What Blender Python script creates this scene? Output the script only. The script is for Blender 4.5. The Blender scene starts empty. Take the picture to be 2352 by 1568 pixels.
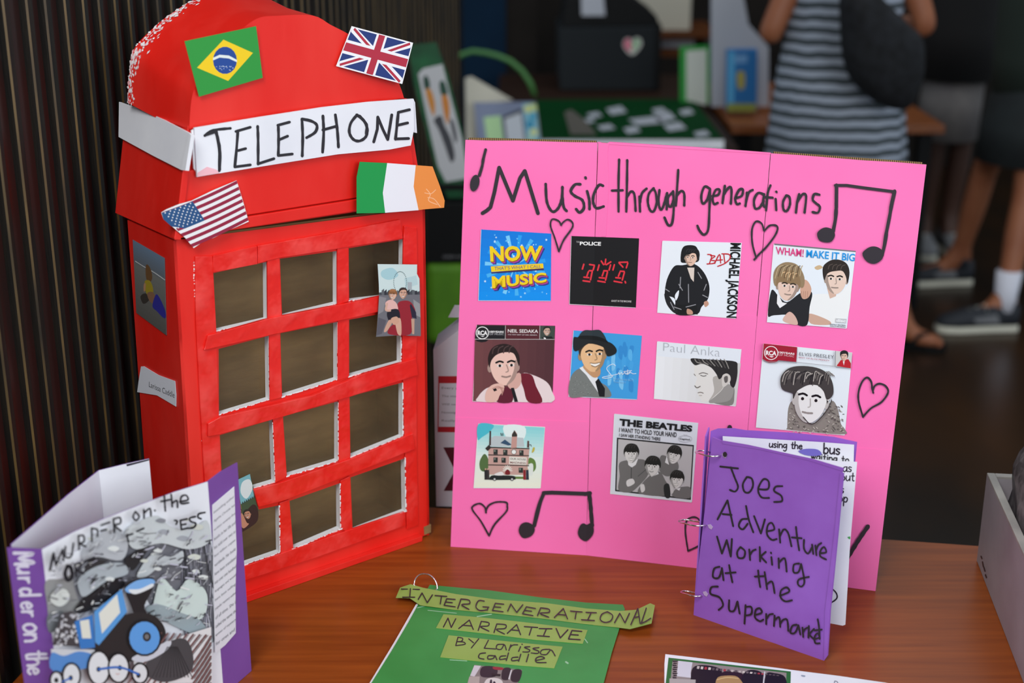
import bpy, math, random
from mathutils import Vector, Matrix, noise
from mathutils.geometry import tessellate_polygon
random.seed(7)
SC = bpy.context.scene
COL = SC.collection
# ---------------------------------------------------------------- camera, world, light, exposure
FPX, PITCH, EYE, TZ = 3267.0, math.radians(18.9), 1.73, 0.75      # focal length in pixels of the 2352-wide frame
cam_d = bpy.data.cameras.new('camera')
cam = bpy.data.objects.new('camera', cam_d); COL.objects.link(cam)
cam.location = (0, 0, EYE); cam.rotation_euler = (math.pi/2 - PITCH, 0, 0)
cam_d.sensor_width = 36.0; cam_d.lens = 36.0*FPX/2352.0; cam_d.clip_start = 0.05
cam_d.dof.use_dof = True; cam_d.dof.focus_distance = 1.91; cam_d.dof.aperture_fstop = 3.0
SC.camera = cam
SC.view_settings.view_transform = 'Standard'; SC.view_settings.look = 'None'
SC.view_settings.gamma = 1.0; SC.view_settings.exposure = 0.0; SC.view_settings.use_curve_mapping = False
w = bpy.data.worlds.new('room_air'); SC.world = w; w.use_nodes = True
w.node_tree.nodes['Background'].inputs[0].default_value = (0.80, 0.90, 1.0, 1)
w.node_tree.nodes['Background'].inputs[1].default_value = 0.52
def area(name, loc, target, sx, sy, power, col):
    l = bpy.data.lights.new(name, 'AREA'); l.shape = 'RECTANGLE'; l.size = sx; l.size_y = sy; l.energy = power; l.color = col
    o = bpy.data.objects.new(name, l); COL.objects.link(o); o.location = loc
    o.rotation_euler = (Vector(target)-Vector(loc)).to_track_quat('-Z', 'Y').to_euler()
    return o
area('assumed_window_light', (2.3, -1.6, 2.5), (0.0, 1.9, 0.95), 2.6, 1.8, 84, (0.93, 0.97, 1.0))  # unseen area light; a window at front right is assumed, none is modelled
area('front_left_fill', (-0.9, -0.1, 3.1), (0.0, 1.9, 0.9), 1.6, 1.2, 80, (1.0, 0.98, 0.95))  # unseen fill light, added to brighten the front and left-facing sides
area('added_hall_light', (1.4, 5.0, 3.6), (1.0, 5.6, 0.6), 1.6, 1.6, 11, (1.0, 0.93, 0.84))  # unseen area light, added above the far tables and people
# ---------------------------------------------------------------- geometry of the view
CP, SP = math.cos(PITCH), math.sin(PITCH)
EYEV = Vector((0, 0, EYE)); FW = Vector((0, CP, -SP)); UP = Vector((0, SP, CP)); RT = Vector((1, 0, 0))
def ray(u, v): return FPX*FW + (u-1176)*RT - (v-784)*UP
def onz(u, v, z=TZ):
    d = ray(u, v); return EYEV + d*((z-EYE)/d.z)
def ony(u, v, y):
    d = ray(u, v); return EYEV + d*(y/d.y)
def zat(p, v):                                    # height above p that shows in row v
    d = ray(1176, v); return EYE + d.z*(p.y/d.y)
class Pl:                                         # a plane with its normal towards the room
    def __init__(s, p, n):
        s.p = Vector(p); s.n = Vector(n).normalized()
        if s.n.dot(EYEV-s.p) < 0: s.n = -s.n
    def at(s, u, v, off=0.0):
        d = ray(u, v); q = s.p + s.n*off
        return EYEV + d*((q-EYEV).dot(s.n)/d.dot(s.n))
    def shift(s, k): return Pl(s.p + s.n*k, s.n)
    def pieces(s, poly): return [(s, poly)]
def plane3(a, b, c): return Pl(a, (b-a).cross(c-a))
def Z(ox, oy, k):                                 # coordinates read in an enlarged crop -> frame pixels
    def f(*pts): return [(ox+x/k, oy+y/k) for x, y in pts]
    f.k = k
    return f
A = Z(240, 0, 2.8); B = Z(240, 460, 2.904); Cz = Z(240, 900, 2.94); D = Z(0, 1020, 2.8617); E = Z(1030, 310, 3.647)
F = Z(1580, 340, 3.647); G = Z(1030, 730, 3.8245); H = Z(1480, 760, 4.055); I = Z(1020, 930, 3.7935); J = Z(1560, 960, 2.7034)
K = Z(840, 1300, 3.36); L = Z(1500, 1480, 2.7606); M = Z(1960, 900, 2.347); N = Z(930, 60, 2.178); O = Z(1050, 0, 3.36)
P = Z(1480, 0, 2.697); Q = Z(1980, 300, 2.376); S = Z(960, 560, 2.24)
# ---------------------------------------------------------------- materials
def lin(c): return tuple((x/255/12.92) if x/255 <= 0.04045 else ((x/255+0.055)/1.055)**2.4 for x in c)
MATS = {}
def mat(name, col, rough=0.6, col2=None, scale=20.0, stretch=(1, 1, 1), bump=0.0, bscale=None, spec=0.5, metal=0.0, alpha=1.0,
        detail=4.0, contrast=(0.35, 0.65), coat=0.0, bdist=0.002):
    m = bpy.data.materials.new(name); m.use_nodes = True; nt = m.node_tree; b = nt.nodes['Principled BSDF']
    b.inputs['Base Color'].default_value = (*lin(col), 1); b.inputs['Roughness'].default_value = rough
    b.inputs['Specular IOR Level'].default_value = spec; b.inputs['Metallic'].default_value = metal; b.inputs['Alpha'].default_value = alpha
    b.inputs['Coat Weight'].default_value = coat; b.inputs['Coat Roughness'].default_value = 0.15
    tc = nt.nodes.new('ShaderNodeTexCoord'); mp = nt.nodes.new('ShaderNodeMapping'); mp.inputs['Scale'].default_value = stretch
    nt.links.new(tc.outputs['Object'], mp.inputs['Vector'])
    no = nt.nodes.new('ShaderNodeTexNoise'); no.inputs['Scale'].default_value = scale; no.inputs['Detail'].default_value = detail
    nt.links.new(mp.outputs[0], no.inputs['Vector'])
    if col2:
        r = nt.nodes.new('ShaderNodeValToRGB'); r.color_ramp.elements[0].position = contrast[0]; r.color_ramp.elements[1].position = contrast[1]
        r.color_ramp.elements[0].color = (*lin(col), 1); r.color_ramp.elements[1].color = (*lin(col2), 1)
        nt.links.new(no.outputs['Fac'], r.inputs[0]); nt.links.new(r.outputs[0], b.inputs['Base Color'])
    if bump:
        n2 = no
        if bscale:
            n2 = nt.nodes.new('ShaderNodeTexNoise'); n2.inputs['Scale'].default_value = bscale; n2.inputs['Detail'].default_value = 3
            nt.links.new(mp.outputs[0], n2.inputs['Vector'])
        bp = nt.nodes.new('ShaderNodeBump'); bp.inputs['Strength'].default_value = bump; bp.inputs['Distance'].default_value = bdist
        nt.links.new(n2.outputs['Fac'], bp.inputs['Height']); nt.links.new(bp.outputs[0], b.inputs['Normal'])
    MATS[name] = m
    return m
def print_mat(name, rough, spec=0.4):
    m = mat(name, (255, 255, 255), rough, spec=spec); nt = m.node_tree
    a = nt.nodes.new('ShaderNodeAttribute'); a.attribute_name = 'Col'; a.attribute_type = 'GEOMETRY'
    nt.links.new(a.outputs['Color'], nt.nodes['Principled BSDF'].inputs['Base Color'])
    return m
PRINT = print_mat('printed_paper', 0.5)
GLOSS = print_mat('glossy_print', 0.32)
RED = mat('red_poster_paint', (228, 32, 22), 0.36, (238, 56, 46), 9, (1, 1, 0.35), 0.35, 26, contrast=(0.45, 0.72))
REDTAPE = mat('red_painted_strip', (231, 36, 28), 0.3, (242, 78, 72), 24, (1, 1, 1), 1.0, 24, contrast=(0.48, 0.78), bdist=0.005)
FOAM = mat('white_foam_board', (236, 238, 240), 0.6, (225, 190, 190), 30, contrast=(0.62, 0.8))
CARD = mat('brown_cardboard', (150, 116, 72), 0.8, (128, 96, 58), 12, (1, 1, 4), 0.3, 60)
FILM = mat('clear_film', (150, 140, 112), 0.12, (120, 112, 92), 6, alpha=0.16, spec=0.5)
PINK = mat('pink_card', (253, 112, 182), 0.55, (254, 120, 188), 5, bump=0.12, bscale=9)
PURPLE = mat('purple_card', (144, 88, 190), 0.5, (152, 98, 200), 14, bump=0.15, bscale=30)
PURPLE2 = mat('purple_paper', (130, 84, 170), 0.5, (122, 78, 162), 10)
WHITEP = mat('white_paper', (240, 242, 248), 0.6, (228, 230, 238), 8)
GREEN = mat('green_card', (48, 140, 66), 0.42, (58, 152, 76), 10, bump=0.2, bscale=14)
LIME = mat('lime_paper', (142, 172, 82), 0.5, (150, 180, 92), 16, bump=0.2, bscale=30)
INK = mat('black_marker', (44, 38, 46), 0.45)
STEEL = mat('chrome_wire', (225, 222, 225), 0.15, metal=1.0)
WOOD = mat('table_wood_veneer', (122, 56, 14), 0.32, (158, 80, 24), 3.4, (1.2, 26, 26), 0.05, None, contrast=(0.25, 0.78), detail=8, spec=0.32)
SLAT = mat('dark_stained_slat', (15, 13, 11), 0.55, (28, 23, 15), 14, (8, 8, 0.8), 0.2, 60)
SLATEDGE = mat('worn_slat_edge_highlight', (104, 82, 44), 0.4, (40, 32, 20), 5, (6, 6, 1.2), contrast=(0.35, 0.7))  # golden tone paints the light caught along each slat's worn edge
BACKING = mat('glossy_dark_backing', (62, 22, 18), 0.3, (38, 30, 28), 2.2, (0.6, 0.6, 1.6))  # red and grey bands are reflections put into the backing's colour
FLOOR = mat('dark_wood_floor', (30, 22, 15), 0.3, (62, 38, 15), 2.2, (1, 0.5, 1), contrast=(0.35, 0.8))
BWALL = mat('charcoal_wall', (40, 36, 33), 0.8, (30, 27, 25), 2, spec=0.1)
BLUEP = mat('dark_blue_panel', (12, 38, 60), 0.7, (10, 32, 52), 3, spec=0.1)
# ---------------------------------------------------------------- mesh building
BASE = {}
def base_of(o): return BASE.get(o.name, Vector((0, 0, 0))) if o else Vector((0, 0, 0))
def tag(o, label=None, cat=None, group=None, kind=None):
    for k, v in (('label', label), ('category', cat), ('group', group), ('kind', kind)):
        if v: o[k] = v
    return o
def thing(name, loc, label, cat, group=None):
    o = bpy.data.objects.new(name, None); COL.objects.link(o); o.location = loc; o.empty_display_size = 0.05
    BASE[o.name] = Vector(loc)
    return tag(o, label, cat, group)
STEP = 9e-6
class MB:
    def __init__(s): s.v = []; s.f = []; s.m = []; s.c = []; s.layer = 0; s.lift = 0.0
    def tri(s, pts, mi=0, col=(255, 255, 255)):
        k = len(s.v); s.v += [Vector(p) for p in pts]; s.f.append(tuple(range(k, k+len(pts)))); s.m.append(mi); s.c.append(col)
    def poly(s, pts, mi=0, col=(255, 255, 255)):
        if len(pts) <= 3: return s.tri(pts, mi, col)
        k = len(s.v); s.v += [Vector(p) for p in pts]
        for t in tessellate_polygon([[Vector(p) for p in pts]]):
            s.f.append((k+t[0], k+t[1], k+t[2])); s.m.append(mi); s.c.append(col)
    # --- flat printing on a surface
    def art(s, surf, poly, col, mi=0, lift=0.0, same=False):
        if not same: s.layer += 1
        off = max(lift, s.lift) + s.layer*STEP
        for pl, pc in surf.pieces(poly):
            if len(pc) >= 3: s.poly([pl.at(u, v, off) for u, v in pc], mi, col)
    def slab(s, pl, poly, lo, hi, mi=0, side=None, col=(255, 255, 255), scol=None):
        f = [pl.at(u, v, hi) for u, v in poly]; b = [q - pl.n*(hi-lo) for q in f]
        s.poly(f, mi, col); s.poly(b[::-1], mi if side is None else side, scol or col)
        n = len(f)
        for i in range(n):
            j = (i+1) % n; s.tri([f[i], f[j], b[j], b[i]], mi if side is None else side, scol or col)
    def box(s, x0, x1, y0, y1, z0, z1, mi=0, col=(255, 255, 255)):
        s.hexa([Vector((x, y, z0)) for x, y in ((x0, y0), (x1, y0), (x1, y1), (x0, y1))], [Vector((x, y, z1)) for x, y in ((x0, y0), (x1, y0), (x1, y1), (x0, y1))], mi, col)
    def hexa(s, lo, hi, mi=0, col=(255, 255, 255)):
        n = len(lo); s.poly(lo[::-1], mi, col); s.poly(hi, mi, col)
        for i in range(n):
            j = (i+1) % n; s.tri([lo[i], lo[j], hi[j], hi[i]], mi, col)
    def rings(s, rs, mi=0, caps=True, closed=False, col=(255, 255, 255)):
        k = len(s.v); n = len(rs[0])
        for r in rs: s.v += [Vector(p) for p in r]
        m = len(rs)
        for a in range(m if closed else m-1):
            b = (a+1) % m
            for i in range(n):
                j = (i+1) % n; s.f.append((k+a*n+i, k+a*n+j, k+b*n+j, k+b*n+i)); s.m.append(mi); s.c.append(col)
        if caps and not closed:
            s.f.append(tuple(k+i for i in range(n))[::-1]); s.m.append(mi); s.c.append(col)
            s.f.append(tuple(k+(m-1)*n+i for i in range(n))); s.m.append(mi); s.c.append(col)
    def tube(s, pts, r, n=8, mi=0, closed=False):
        pts = [Vector(p) for p in pts]; rs = []; m = len(pts)
        for i, p in enumerate(pts):
            a = pts[(i-1) % m] if (closed or i) else pts[0]; b = pts[(i+1) % m] if (closed or i < m-1) else pts[-1]
            t = (b-a).normalized(); e = t.orthogonal().normalized() if i == 0 else (e - t*e.dot(t)).normalized(); g = t.cross(e)
            rr = r[i] if isinstance(r, (list, tuple)) else r
            rs.append([p + (e*math.cos(2*math.pi*q/n) + g*math.sin(2*math.pi*q/n))*rr for q in range(n)])
        s.rings(rs, mi, True, closed)
    def build(s, name, mats, parent=None, label=None, smooth=False, bevel=0):
        b0 = base_of(parent); me = bpy.data.meshes.new(name)
        org = b0 if parent else Vector((0, 0, 0))
        me.from_pydata([p-org for p in s.v], [], s.f); me.update()
        for m in mats: me.materials.append(m)
        me.polygons.foreach_set('material_index', s.m)
        ca = me.color_attributes.new('Col', 'FLOAT_COLOR', 'CORNER'); buf = []
        for p, c in zip(me.polygons, s.c): buf += [*lin(c), 1.0]*p.loop_total
        ca.data.foreach_set('color', buf)
        if smooth: me.polygons.foreach_set('use_smooth', [True]*len(me.polygons))
        o = bpy.data.objects.new(name, me); COL.objects.link(o)
        if parent: o.parent = parent
        BASE[o.name] = org
        if label: o['label'] = label
        if bevel:
            import bmesh
            bm = bmesh.new(); bm.from_mesh(me); bmesh.ops.remove_doubles(bm, verts=bm.verts, dist=1e-5)
            bmesh.ops.recalc_face_normals(bm, faces=bm.faces); bm.to_mesh(me); bm.free()
            bv = o.modifiers.new('bevel', 'BEVEL'); bv.width = bevel; bv.segments = 2; bv.limit_method = 'ANGLE'
        return o
# ---------------------------------------------------------------- 2D drawing helpers (pixel outlines)
def smooth_line(pts, closed=False, k=5):
    n = len(pts); out = []
    if n < 3: return list(pts)
    for i in range(n if closed else n-1):
        p0 = pts[(i-1) % n] if closed or i else pts[0]; p1 = pts[i]; p2 = pts[(i+1) % n]; p3 = pts[(i+2) % n] if closed or i < n-2 else pts[-1]
        for q in range(k):
            t = q/k; t2 = t*t; t3 = t2*t
            out.append(tuple(0.5*(2*b + (c-a)*t + (2*a-5*b+4*c-d)*t2 + (3*b-a-3*c+d)*t3) for a, b, c, d in zip(p0, p1, p2, p3)))
    if not closed: out.append(pts[-1])
    return out
def disc(c, rx, ry=None, ang=0.0, n=18):
    ry = ry or rx; ca, sa = math.cos(ang), math.sin(ang); out = []
    for i in range(n):
        x = rx*math.cos(2*math.pi*i/n); y = ry*math.sin(2*math.pi*i/n); out.append((c[0]+x*ca-y*sa, c[1]+x*sa+y*ca))
    return out
def blob(pts): return smooth_line(pts, True, 4)
def stroke(mb, surf, pts, wd, col=(44, 38, 46), mi=0, lift=0.0, smooth=True, closed=False):
    if closed: pts = list(pts)+[pts[0]]
    p = smooth_line(pts) if smooth and len(pts) > 2 else list(pts)
    r = wd/2
    if not smooth or len(pts) <= 2:
        for a, b in zip(p, p[1:]):
            dx, dy = b[0]-a[0], b[1]-a[1]; q = math.hypot(dx, dy) or 1; nx, ny = -dy/q*r, dx/q*r
            mb.art(surf, [(a[0]+nx, a[1]+ny), (b[0]+nx, b[1]+ny), (b[0]-nx, b[1]-ny), (a[0]-nx, a[1]-ny)], col, mi, lift)
        for c in p: mb.art(surf, disc(c, r, n=8), col, mi, lift)
        return
    le, ri = [], []
    for i, c in enumerate(p):
        a = p[max(i-1, 0)]; b = p[min(i+1, len(p)-1)]; dx, dy = b[0]-a[0], b[1]-a[1]; q = math.hypot(dx, dy) or 1
        rr = r*(1+0.10*math.sin(i*1.7+c[0])); nx, ny = -dy/q*rr, dx/q*rr
        le.append((c[0]+nx, c[1]+ny)); ri.append((c[0]-nx, c[1]-ny))
    mb.layer += 1
    for i in range(len(p)-1): mb.art(surf, [le[i], le[i+1], ri[i+1], ri[i]], col, mi, lift, same=True)
    for c in (p[0], p[-1]): mb.art(surf, disc(c, r, n=8), col, mi, lift)
def ink(mb, surf, fr, strokes, wd, col=(44, 38, 46), mi=0, lift=0.0):
    for st in strokes:
        sm = True
        if st[0] == '-': sm = False; st = st[1:]
        stroke(mb, surf, fr(*st), wd/fr.k, col, mi, lift, sm)
_tc = {}
def text_mesh(body, bold):
    if (body, bold) in _tc: return _tc[(body, bold)]
    cu = bpy.data.curves.new('lettering', 'FONT'); cu.body = body; cu.resolution_u = 3; cu.offset = bold; cu.fill_mode = 'FRONT'
    o = bpy.data.objects.new('lettering', cu); me = bpy.data.meshes.new_from_object(o)
    vs = [(v.co.x, v.co.y) for v in me.vertices]; fs = [tuple(p.vertices) for p in me.polygons]
    bpy.data.objects.remove(o); bpy.data.curves.remove(cu); bpy.data.meshes.remove(me)
    _tc[(body, bold)] = (vs, fs)
    return vs, fs
def text(mb, surf, body, quad, col, mi=0, lift=0.0, bold=0.0, sh=(0, 0)):
    vs, fs = text_mesh(body, bold)                 # quad: TL, TR, BR, BL of the ink, in pixels
    xs = [v[0] for v in vs]; ys = [v[1] for v in vs]; x0, x1, y0, y1 = min(xs), max(xs), min(ys), max(ys)
    tl, tr, br, bl = quad
    def mp(v):
        a = (v[0]-x0)/(x1-x0); b = (y1-v[1])/(y1-y0)
        return tuple((tl[i]*(1-a)+tr[i]*a)*(1-b) + (bl[i]*(1-a)+br[i]*a)*b + sh[i] for i in (0, 1))
    pv = [mp(v) for v in vs]
    mb.layer += 1
    for f in fs: mb.art(surf, [pv[i] for i in f], col, mi, lift, same=True)
def bil(q, a, b):
    tl, tr, br, bl = q
    return tuple((tl[i]*(1-a)+tr[i]*a)*(1-b) + (bl[i]*(1-a)+br[i]*a)*b for i in (0, 1))
def star(c, r, ang=-math.pi/2):
    return [(c[0]+(r if i % 2 == 0 else r*0.42)*math.cos(ang+i*math.pi/5), c[1]+(r if i % 2 == 0 else r*0.42)*math.sin(ang+i*math.pi/5)) for i in range(10)]
def gradient(mb, surf, q, c0, c1, n=14, horiz=False, a0=0., a1=1., b0=0., b1=1.):
    mb.layer += 1
    for i in range(n):
        t = i/(n-1); c = tuple(x*(1-t)+y*t for x, y in zip(c0, c1)); p, r = i/n, (i+1)/n
        if horiz: pts = [bil(q, a0+(a1-a0)*p, b0), bil(q, a0+(a1-a0)*r, b0), bil(q, a0+(a1-a0)*r, b1), bil(q, a0+(a1-a0)*p, b1)]
        else: pts = [bil(q, a0, b0+(b1-b0)*p), bil(q, a1, b0+(b1-b0)*p), bil(q, a1, b0+(b1-b0)*r), bil(q, a0, b0+(b1-b0)*r)]
        mb.art(surf, pts, c, same=True)
def head(mb, surf, fr, cx, cy, r, skin, hair, ang=0.0, turn=0.0, smile=0.3, shade=None, cut='short', lips=None):
    ca, sa = math.cos(ang), math.sin(ang)
    def T(*pts): return fr(*[(cx+(x*ca-y*sa)*r, cy+(x*sa+y*ca)*r) for x, y in pts])
    def el(x, y, rx, ry): return blob(T(*[(x+rx*math.cos(t*math.pi/5), y+ry*math.sin(t*math.pi/5)) for t in range(10)]))
    sh = shade or tuple(x*0.72 for x in skin); dk = tuple(x*0.35 for x in hair); lp = lips or tuple(x*0.66 for x in skin)
    mb.art(surf, el(0, -0.55, 1.12, 1.12), hair)
    mb.art(surf, el(-1.0-turn*0.1, 0.05, 0.16, 0.3), sh); mb.art(surf, el(1.0-turn*0.1, 0.05, 0.16, 0.3), sh)
    mb.art(surf, blob(T((-0.98, -0.5), (-0.6, -1.1), (0, -1.25), (0.6, -1.1), (0.98, -0.5), (0.95, 0.25), (0.72, 0.85), (0.32, 1.25), (0, 1.33), (-0.32, 1.25), (-0.72, 0.85), (-0.95, 0.25))), skin)
    sgn = 1 if turn >= 0 else -1
    mb.art(surf, blob(T((0.97*sgn, -0.4), (0.96*sgn, 0.25), (0.72*sgn, 0.86), (0.32*sgn, 1.24), (0.1*sgn, 1.28), (0.45*sgn, 0.8), (0.7*sgn, 0.2), (0.78*sgn, -0.4))), sh)
    if cut == 'fringe': cap = [(-1.14, 0.1), (-1.2, -0.7), (-0.75, -1.5), (0, -1.72), (0.75, -1.5), (1.2, -0.7), (1.14, 0.1), (0.95, -0.35), (0.55, -0.42), (0, -0.36), (-0.55, -0.42), (-0.95, -0.35)]
    elif cut == 'quiff': cap = [(-1.1, 0.1), (-1.3, -0.6), (-1.25, -1.3), (-0.6, -1.85), (0.2, -1.95), (0.95, -1.6), (1.25, -0.8), (1.12, 0.25), (0.92, -0.4), (0.55, -0.9), (-0.1, -0.85), (-0.6, -0.72), (-0.92, -0.45)]
    elif cut == 'big': cap = [(-1.25, 0.4), (-1.45, -0.5), (-1.2, -1.35), (-0.5, -1.8), (0.4, -1.85), (1.2, -1.4), (1.45, -0.5), (1.25, 0.5), (0.98, -0.2), (0.75, -0.75), (0.2, -0.85), (-0.3, -0.55), (-0.85, -0.4)]
    else: cap = [(-1.06, 0.0), (-1.14, -0.7), (-0.8, -1.4), (-0.1, -1.66), (0.7, -1.45), (1.12, -0.75), (1.06, 0.0), (0.93, -0.45), (0.7, -0.95), (0.1, -1.05), (-0.5, -0.9), (-0.9, -0.5)]
    mb.art(surf, blob(T(*cap)), hair)
    for k in range(4):
        x = -0.7+0.4*k; stroke(mb, surf, T((x-0.1, -1.0), (x, -1.35), (x+0.3, -1.5)), 0.07*r/fr.k, tuple(min(255, q*1.5+22) for q in hair))
    o = turn*0.22
    for x in (-0.42+o, 0.42+o):
        stroke(mb, surf, T((x-0.26, -0.33), (x, -0.42), (x+0.24, -0.34)), 0.13*r/fr.k, dk)
        mb.art(surf, el(x, -0.1, 0.2, 0.09), (236, 232, 228)); mb.art(surf, el(x, -0.1, 0.1, 0.1), (30, 26, 26))
    stroke(mb, surf, T((0.06+o, -0.15), (0.14+o*1.3, 0.28), (0.0+o, 0.38)), 0.08*r/fr.k, sh)
    if smile > 0.4:
        mb.art(surf, blob(T((-0.38+o, 0.6), (0+o, 0.66), (0.38+o, 0.6), (0.2+o, 0.86), (-0.2+o, 0.86))), (245, 242, 238))
        stroke(mb, surf, T((-0.4+o, 0.58), (0+o, 0.65), (0.4+o, 0.58)), 0.07*r/fr.k, lp); stroke(mb, surf, T((-0.3+o, 0.8), (0+o, 0.92), (0.3+o, 0.8)), 0.08*r/fr.k, lp)
    else:
        stroke(mb, surf, T((-0.3+o, 0.72-smile*0.2), (0+o, 0.74), (0.3+o, 0.72-smile*0.2)), 0.12*r/fr.k, lp)
# single-stroke hand lettering for small writing: units, x right, y up, x-height 5
GL = {'a': (4, [[(4, 5), (1, 4.6), (0, 2), (1.4, 0), (3.4, 1.5), (4, 5), (4, 1), (4.6, 0)]]), 'b': (4, [[(0, 9), (0, 0)], [(0, 3), (2, 5), (4, 3), (2.6, 0), (0, 0.6)]]),
      'd': (4, [[(3.6, 4), (1, 4.6), (0, 2), (1.4, 0), (3.6, 1.6)], [(4, 9), (4, 0)]]), 'e': (4, [[(0.2, 2.6), (3.8, 3), (2.4, 5), (0.3, 3.4), (0.5, 0.7), (2.4, 0), (4, 0.9)]]),
      'g': (4, [[(3.8, 4.6), (1, 4.6), (0, 2), (1.5, 0.4), (3.8, 2.4)], [(4, 5), (4, -2), (2, -4), (0.5, -3)]]), 'h': (4, [[(0, 9), (0, 0)], [(0, 3), (2, 5), (3.8, 3.4), (4, 0)]]),
      'i': (1, [[(0.5, 5), (0.5, 0)], [(0.4, 7.2), (0.7, 7.2)]]), 'l': (1, [[(0.5, 9), (0.5, 0)]]), 'm': (6, [[(0, 5), (0, 0)], [(0, 3), (1.6, 5), (2.8, 3.6), (3, 0)], [(3, 3), (4.6, 5), (5.8, 3.6), (6, 0)]]),
      'n': (4, [[(0, 5), (0, 0)], [(0, 3), (2, 5), (3.8, 3.4), (4, 0)]]), 'o': (4, [[(2, 5), (0, 3.4), (0.3, 0.8), (2, 0), (4, 1.6), (3.6, 4), (2, 5)]]), 'p': (4, [[(0, 5), (0, -4)], [(0, 3), (2, 5), (4, 3), (2.6, 0), (0, 0.6)]]),
      'r': (3, [[(0, 5), (0, 0)], [(0, 2.6), (1.4, 4.6), (3, 4.8)]]), 's': (3, [[(3.2, 4.4), (1.4, 5), (0.2, 3.8), (1.6, 2.6), (3.2, 1.6), (2, 0), (0, 0.5)]]), 't': (3, [[(1.5, 8), (1.5, 0.6), (3, 0)], [(0, 5), (3, 5)]]),
      'u': (4, [[(0, 5), (0, 1.2), (1.6, 0), (3.8, 2)], [(4, 5), (4, 0)]]), 'w': (5, [[(0, 5), (1.2, 0), (2.5, 4), (3.8, 0), (5, 5)]]), 'k': (4, [[(0, 9), (0, 0)], [(3.5, 5), (0.3, 2.2), (4, 0)]]),
      'c': (4, [[(3.8, 4.2), (2, 5), (0, 3), (0.6, 0.6), (2.4, 0), (4, 0.8)]]), 'M': (7, [[(0, 0), (0.8, 9), (3.5, 2), (6.2, 9), (7, 0)]]), ' ': (3, [])}
def hand(mb, surf, body, org, ex, ey, wd, col, mi=0, lift=0.0):
    x = 0.0
    for ch in body:
        wdt, st = GL[ch]
        for s_ in st: stroke(mb, surf, [(org[0]+(x+a)*ex[0]+b*ey[0], org[1]+(x+a)*ex[1]+b*ey[1]) for a, b in s_], wd, col, mi, lift)
        x += wdt+1.6
# ---------------------------------------------------------------- the setting
def st(mb, name, mats, **k): return tag(mb.build(name, mats, **k), kind='structure')
wall_a, wall_d = Vector((-0.600, 1.78, 0)), Vector((0.165, 1.0, 0)).normalized()
wall_n = Vector((wall_d.y, -wall_d.x, 0))
m = MB(); m.box(-2.6, 5.0, -2.5, 9.5, -0.06, 0.0); st(m, 'floor', [FLOOR])
m = MB()                                                          # slatted wall: glossy backing and upright slats
def wp(s_, k, z): q = wall_a + wall_d*s_ + wall_n*k; return Vector((q.x, q.y, z))
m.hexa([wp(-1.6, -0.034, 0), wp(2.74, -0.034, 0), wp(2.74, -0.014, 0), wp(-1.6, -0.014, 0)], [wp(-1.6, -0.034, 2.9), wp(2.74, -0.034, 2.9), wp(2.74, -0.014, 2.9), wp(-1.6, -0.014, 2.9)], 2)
s_ = -1.55; rr = random.Random(3)
while s_ < 2.70:
    wd_ = 0.0145+rr.uniform(-0.002, 0.002); k0, k1 = -0.014, rr.uniform(-0.004, 0.0); e = 0.0022
    prof = [(s_, k0), (s_+wd_, k0), (s_+wd_, k1-e), (s_+wd_-e, k1), (s_+e, k1), (s_, k1-e)]
    k = len(m.v); lean = rr.uniform(-0.002, 0.002)
    for z in (0.0, 2.9): m.v += [wp(a+lean*z, b_, z) for a, b_ in prof]
    for i in range(6):
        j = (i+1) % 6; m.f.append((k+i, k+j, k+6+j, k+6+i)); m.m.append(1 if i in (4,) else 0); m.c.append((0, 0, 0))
    s_ += 0.0505
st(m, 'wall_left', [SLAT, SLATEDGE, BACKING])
m = MB(); m.box(-2.6, 5.0, 8.2, 8.3, 0, 3.2); st(m, 'wall_back', [BWALL])
m = MB(); e0 = wp(2.74, 0.02, 0); m.box(-0.24, -0.03, 7.0, 7.15, 0, 3.0, 0); m.box(-0.03, 0.12, 7.02, 7.15, 0, 3.0, 1); st(m, 'trim_pillar', [BLUEP, BWALL])
# display table
ta = thing('display_table', (0.2, 1.6, 0), 'brown wood veneer display table carrying the red telephone box and pink board', 'table')
e1, e2 = onz(2030, 1237), onz(2243, 1252); ed = (e2-e1).normalized()
tw = []
for s_ in (0, 1): tw.append(None)
bl_ = e1 - ed*1.14; br_ = e1 + ed*0.75
wl_ = lambda y: -0.600 + 0.165*(y-1.78) + 0.012
bl_ = e1 + ed*((wl_(e1.y)-e1.x)/ed.x); bl_ = e1 + ed*((wl_(bl_.y)-e1.x)/ed.x)
lo = [Vector((wl_(1.12), 1.12, 0)), Vector((1.25, 1.12, 0)), Vector((br_.x, br_.y, 0)), Vector((bl_.x, bl_.y, 0))]
m = MB(); m.hexa([Vector((p.x, p.y, TZ-0.028)) for p in lo], [Vector((p.x, p.y, TZ)) for p in lo])
m.build('tabletop', [WOOD], ta, bevel=0.003)
for x, y in ((-0.55, 1.2), (1.15, 1.2), (1.15, 1.78), (-0.45, 1.95)):
    m = MB(); m.box(x-0.025, x+0.025, y-0.025, y+0.025, 0, TZ-0.028); m.build('leg', [SLAT], ta)
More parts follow.
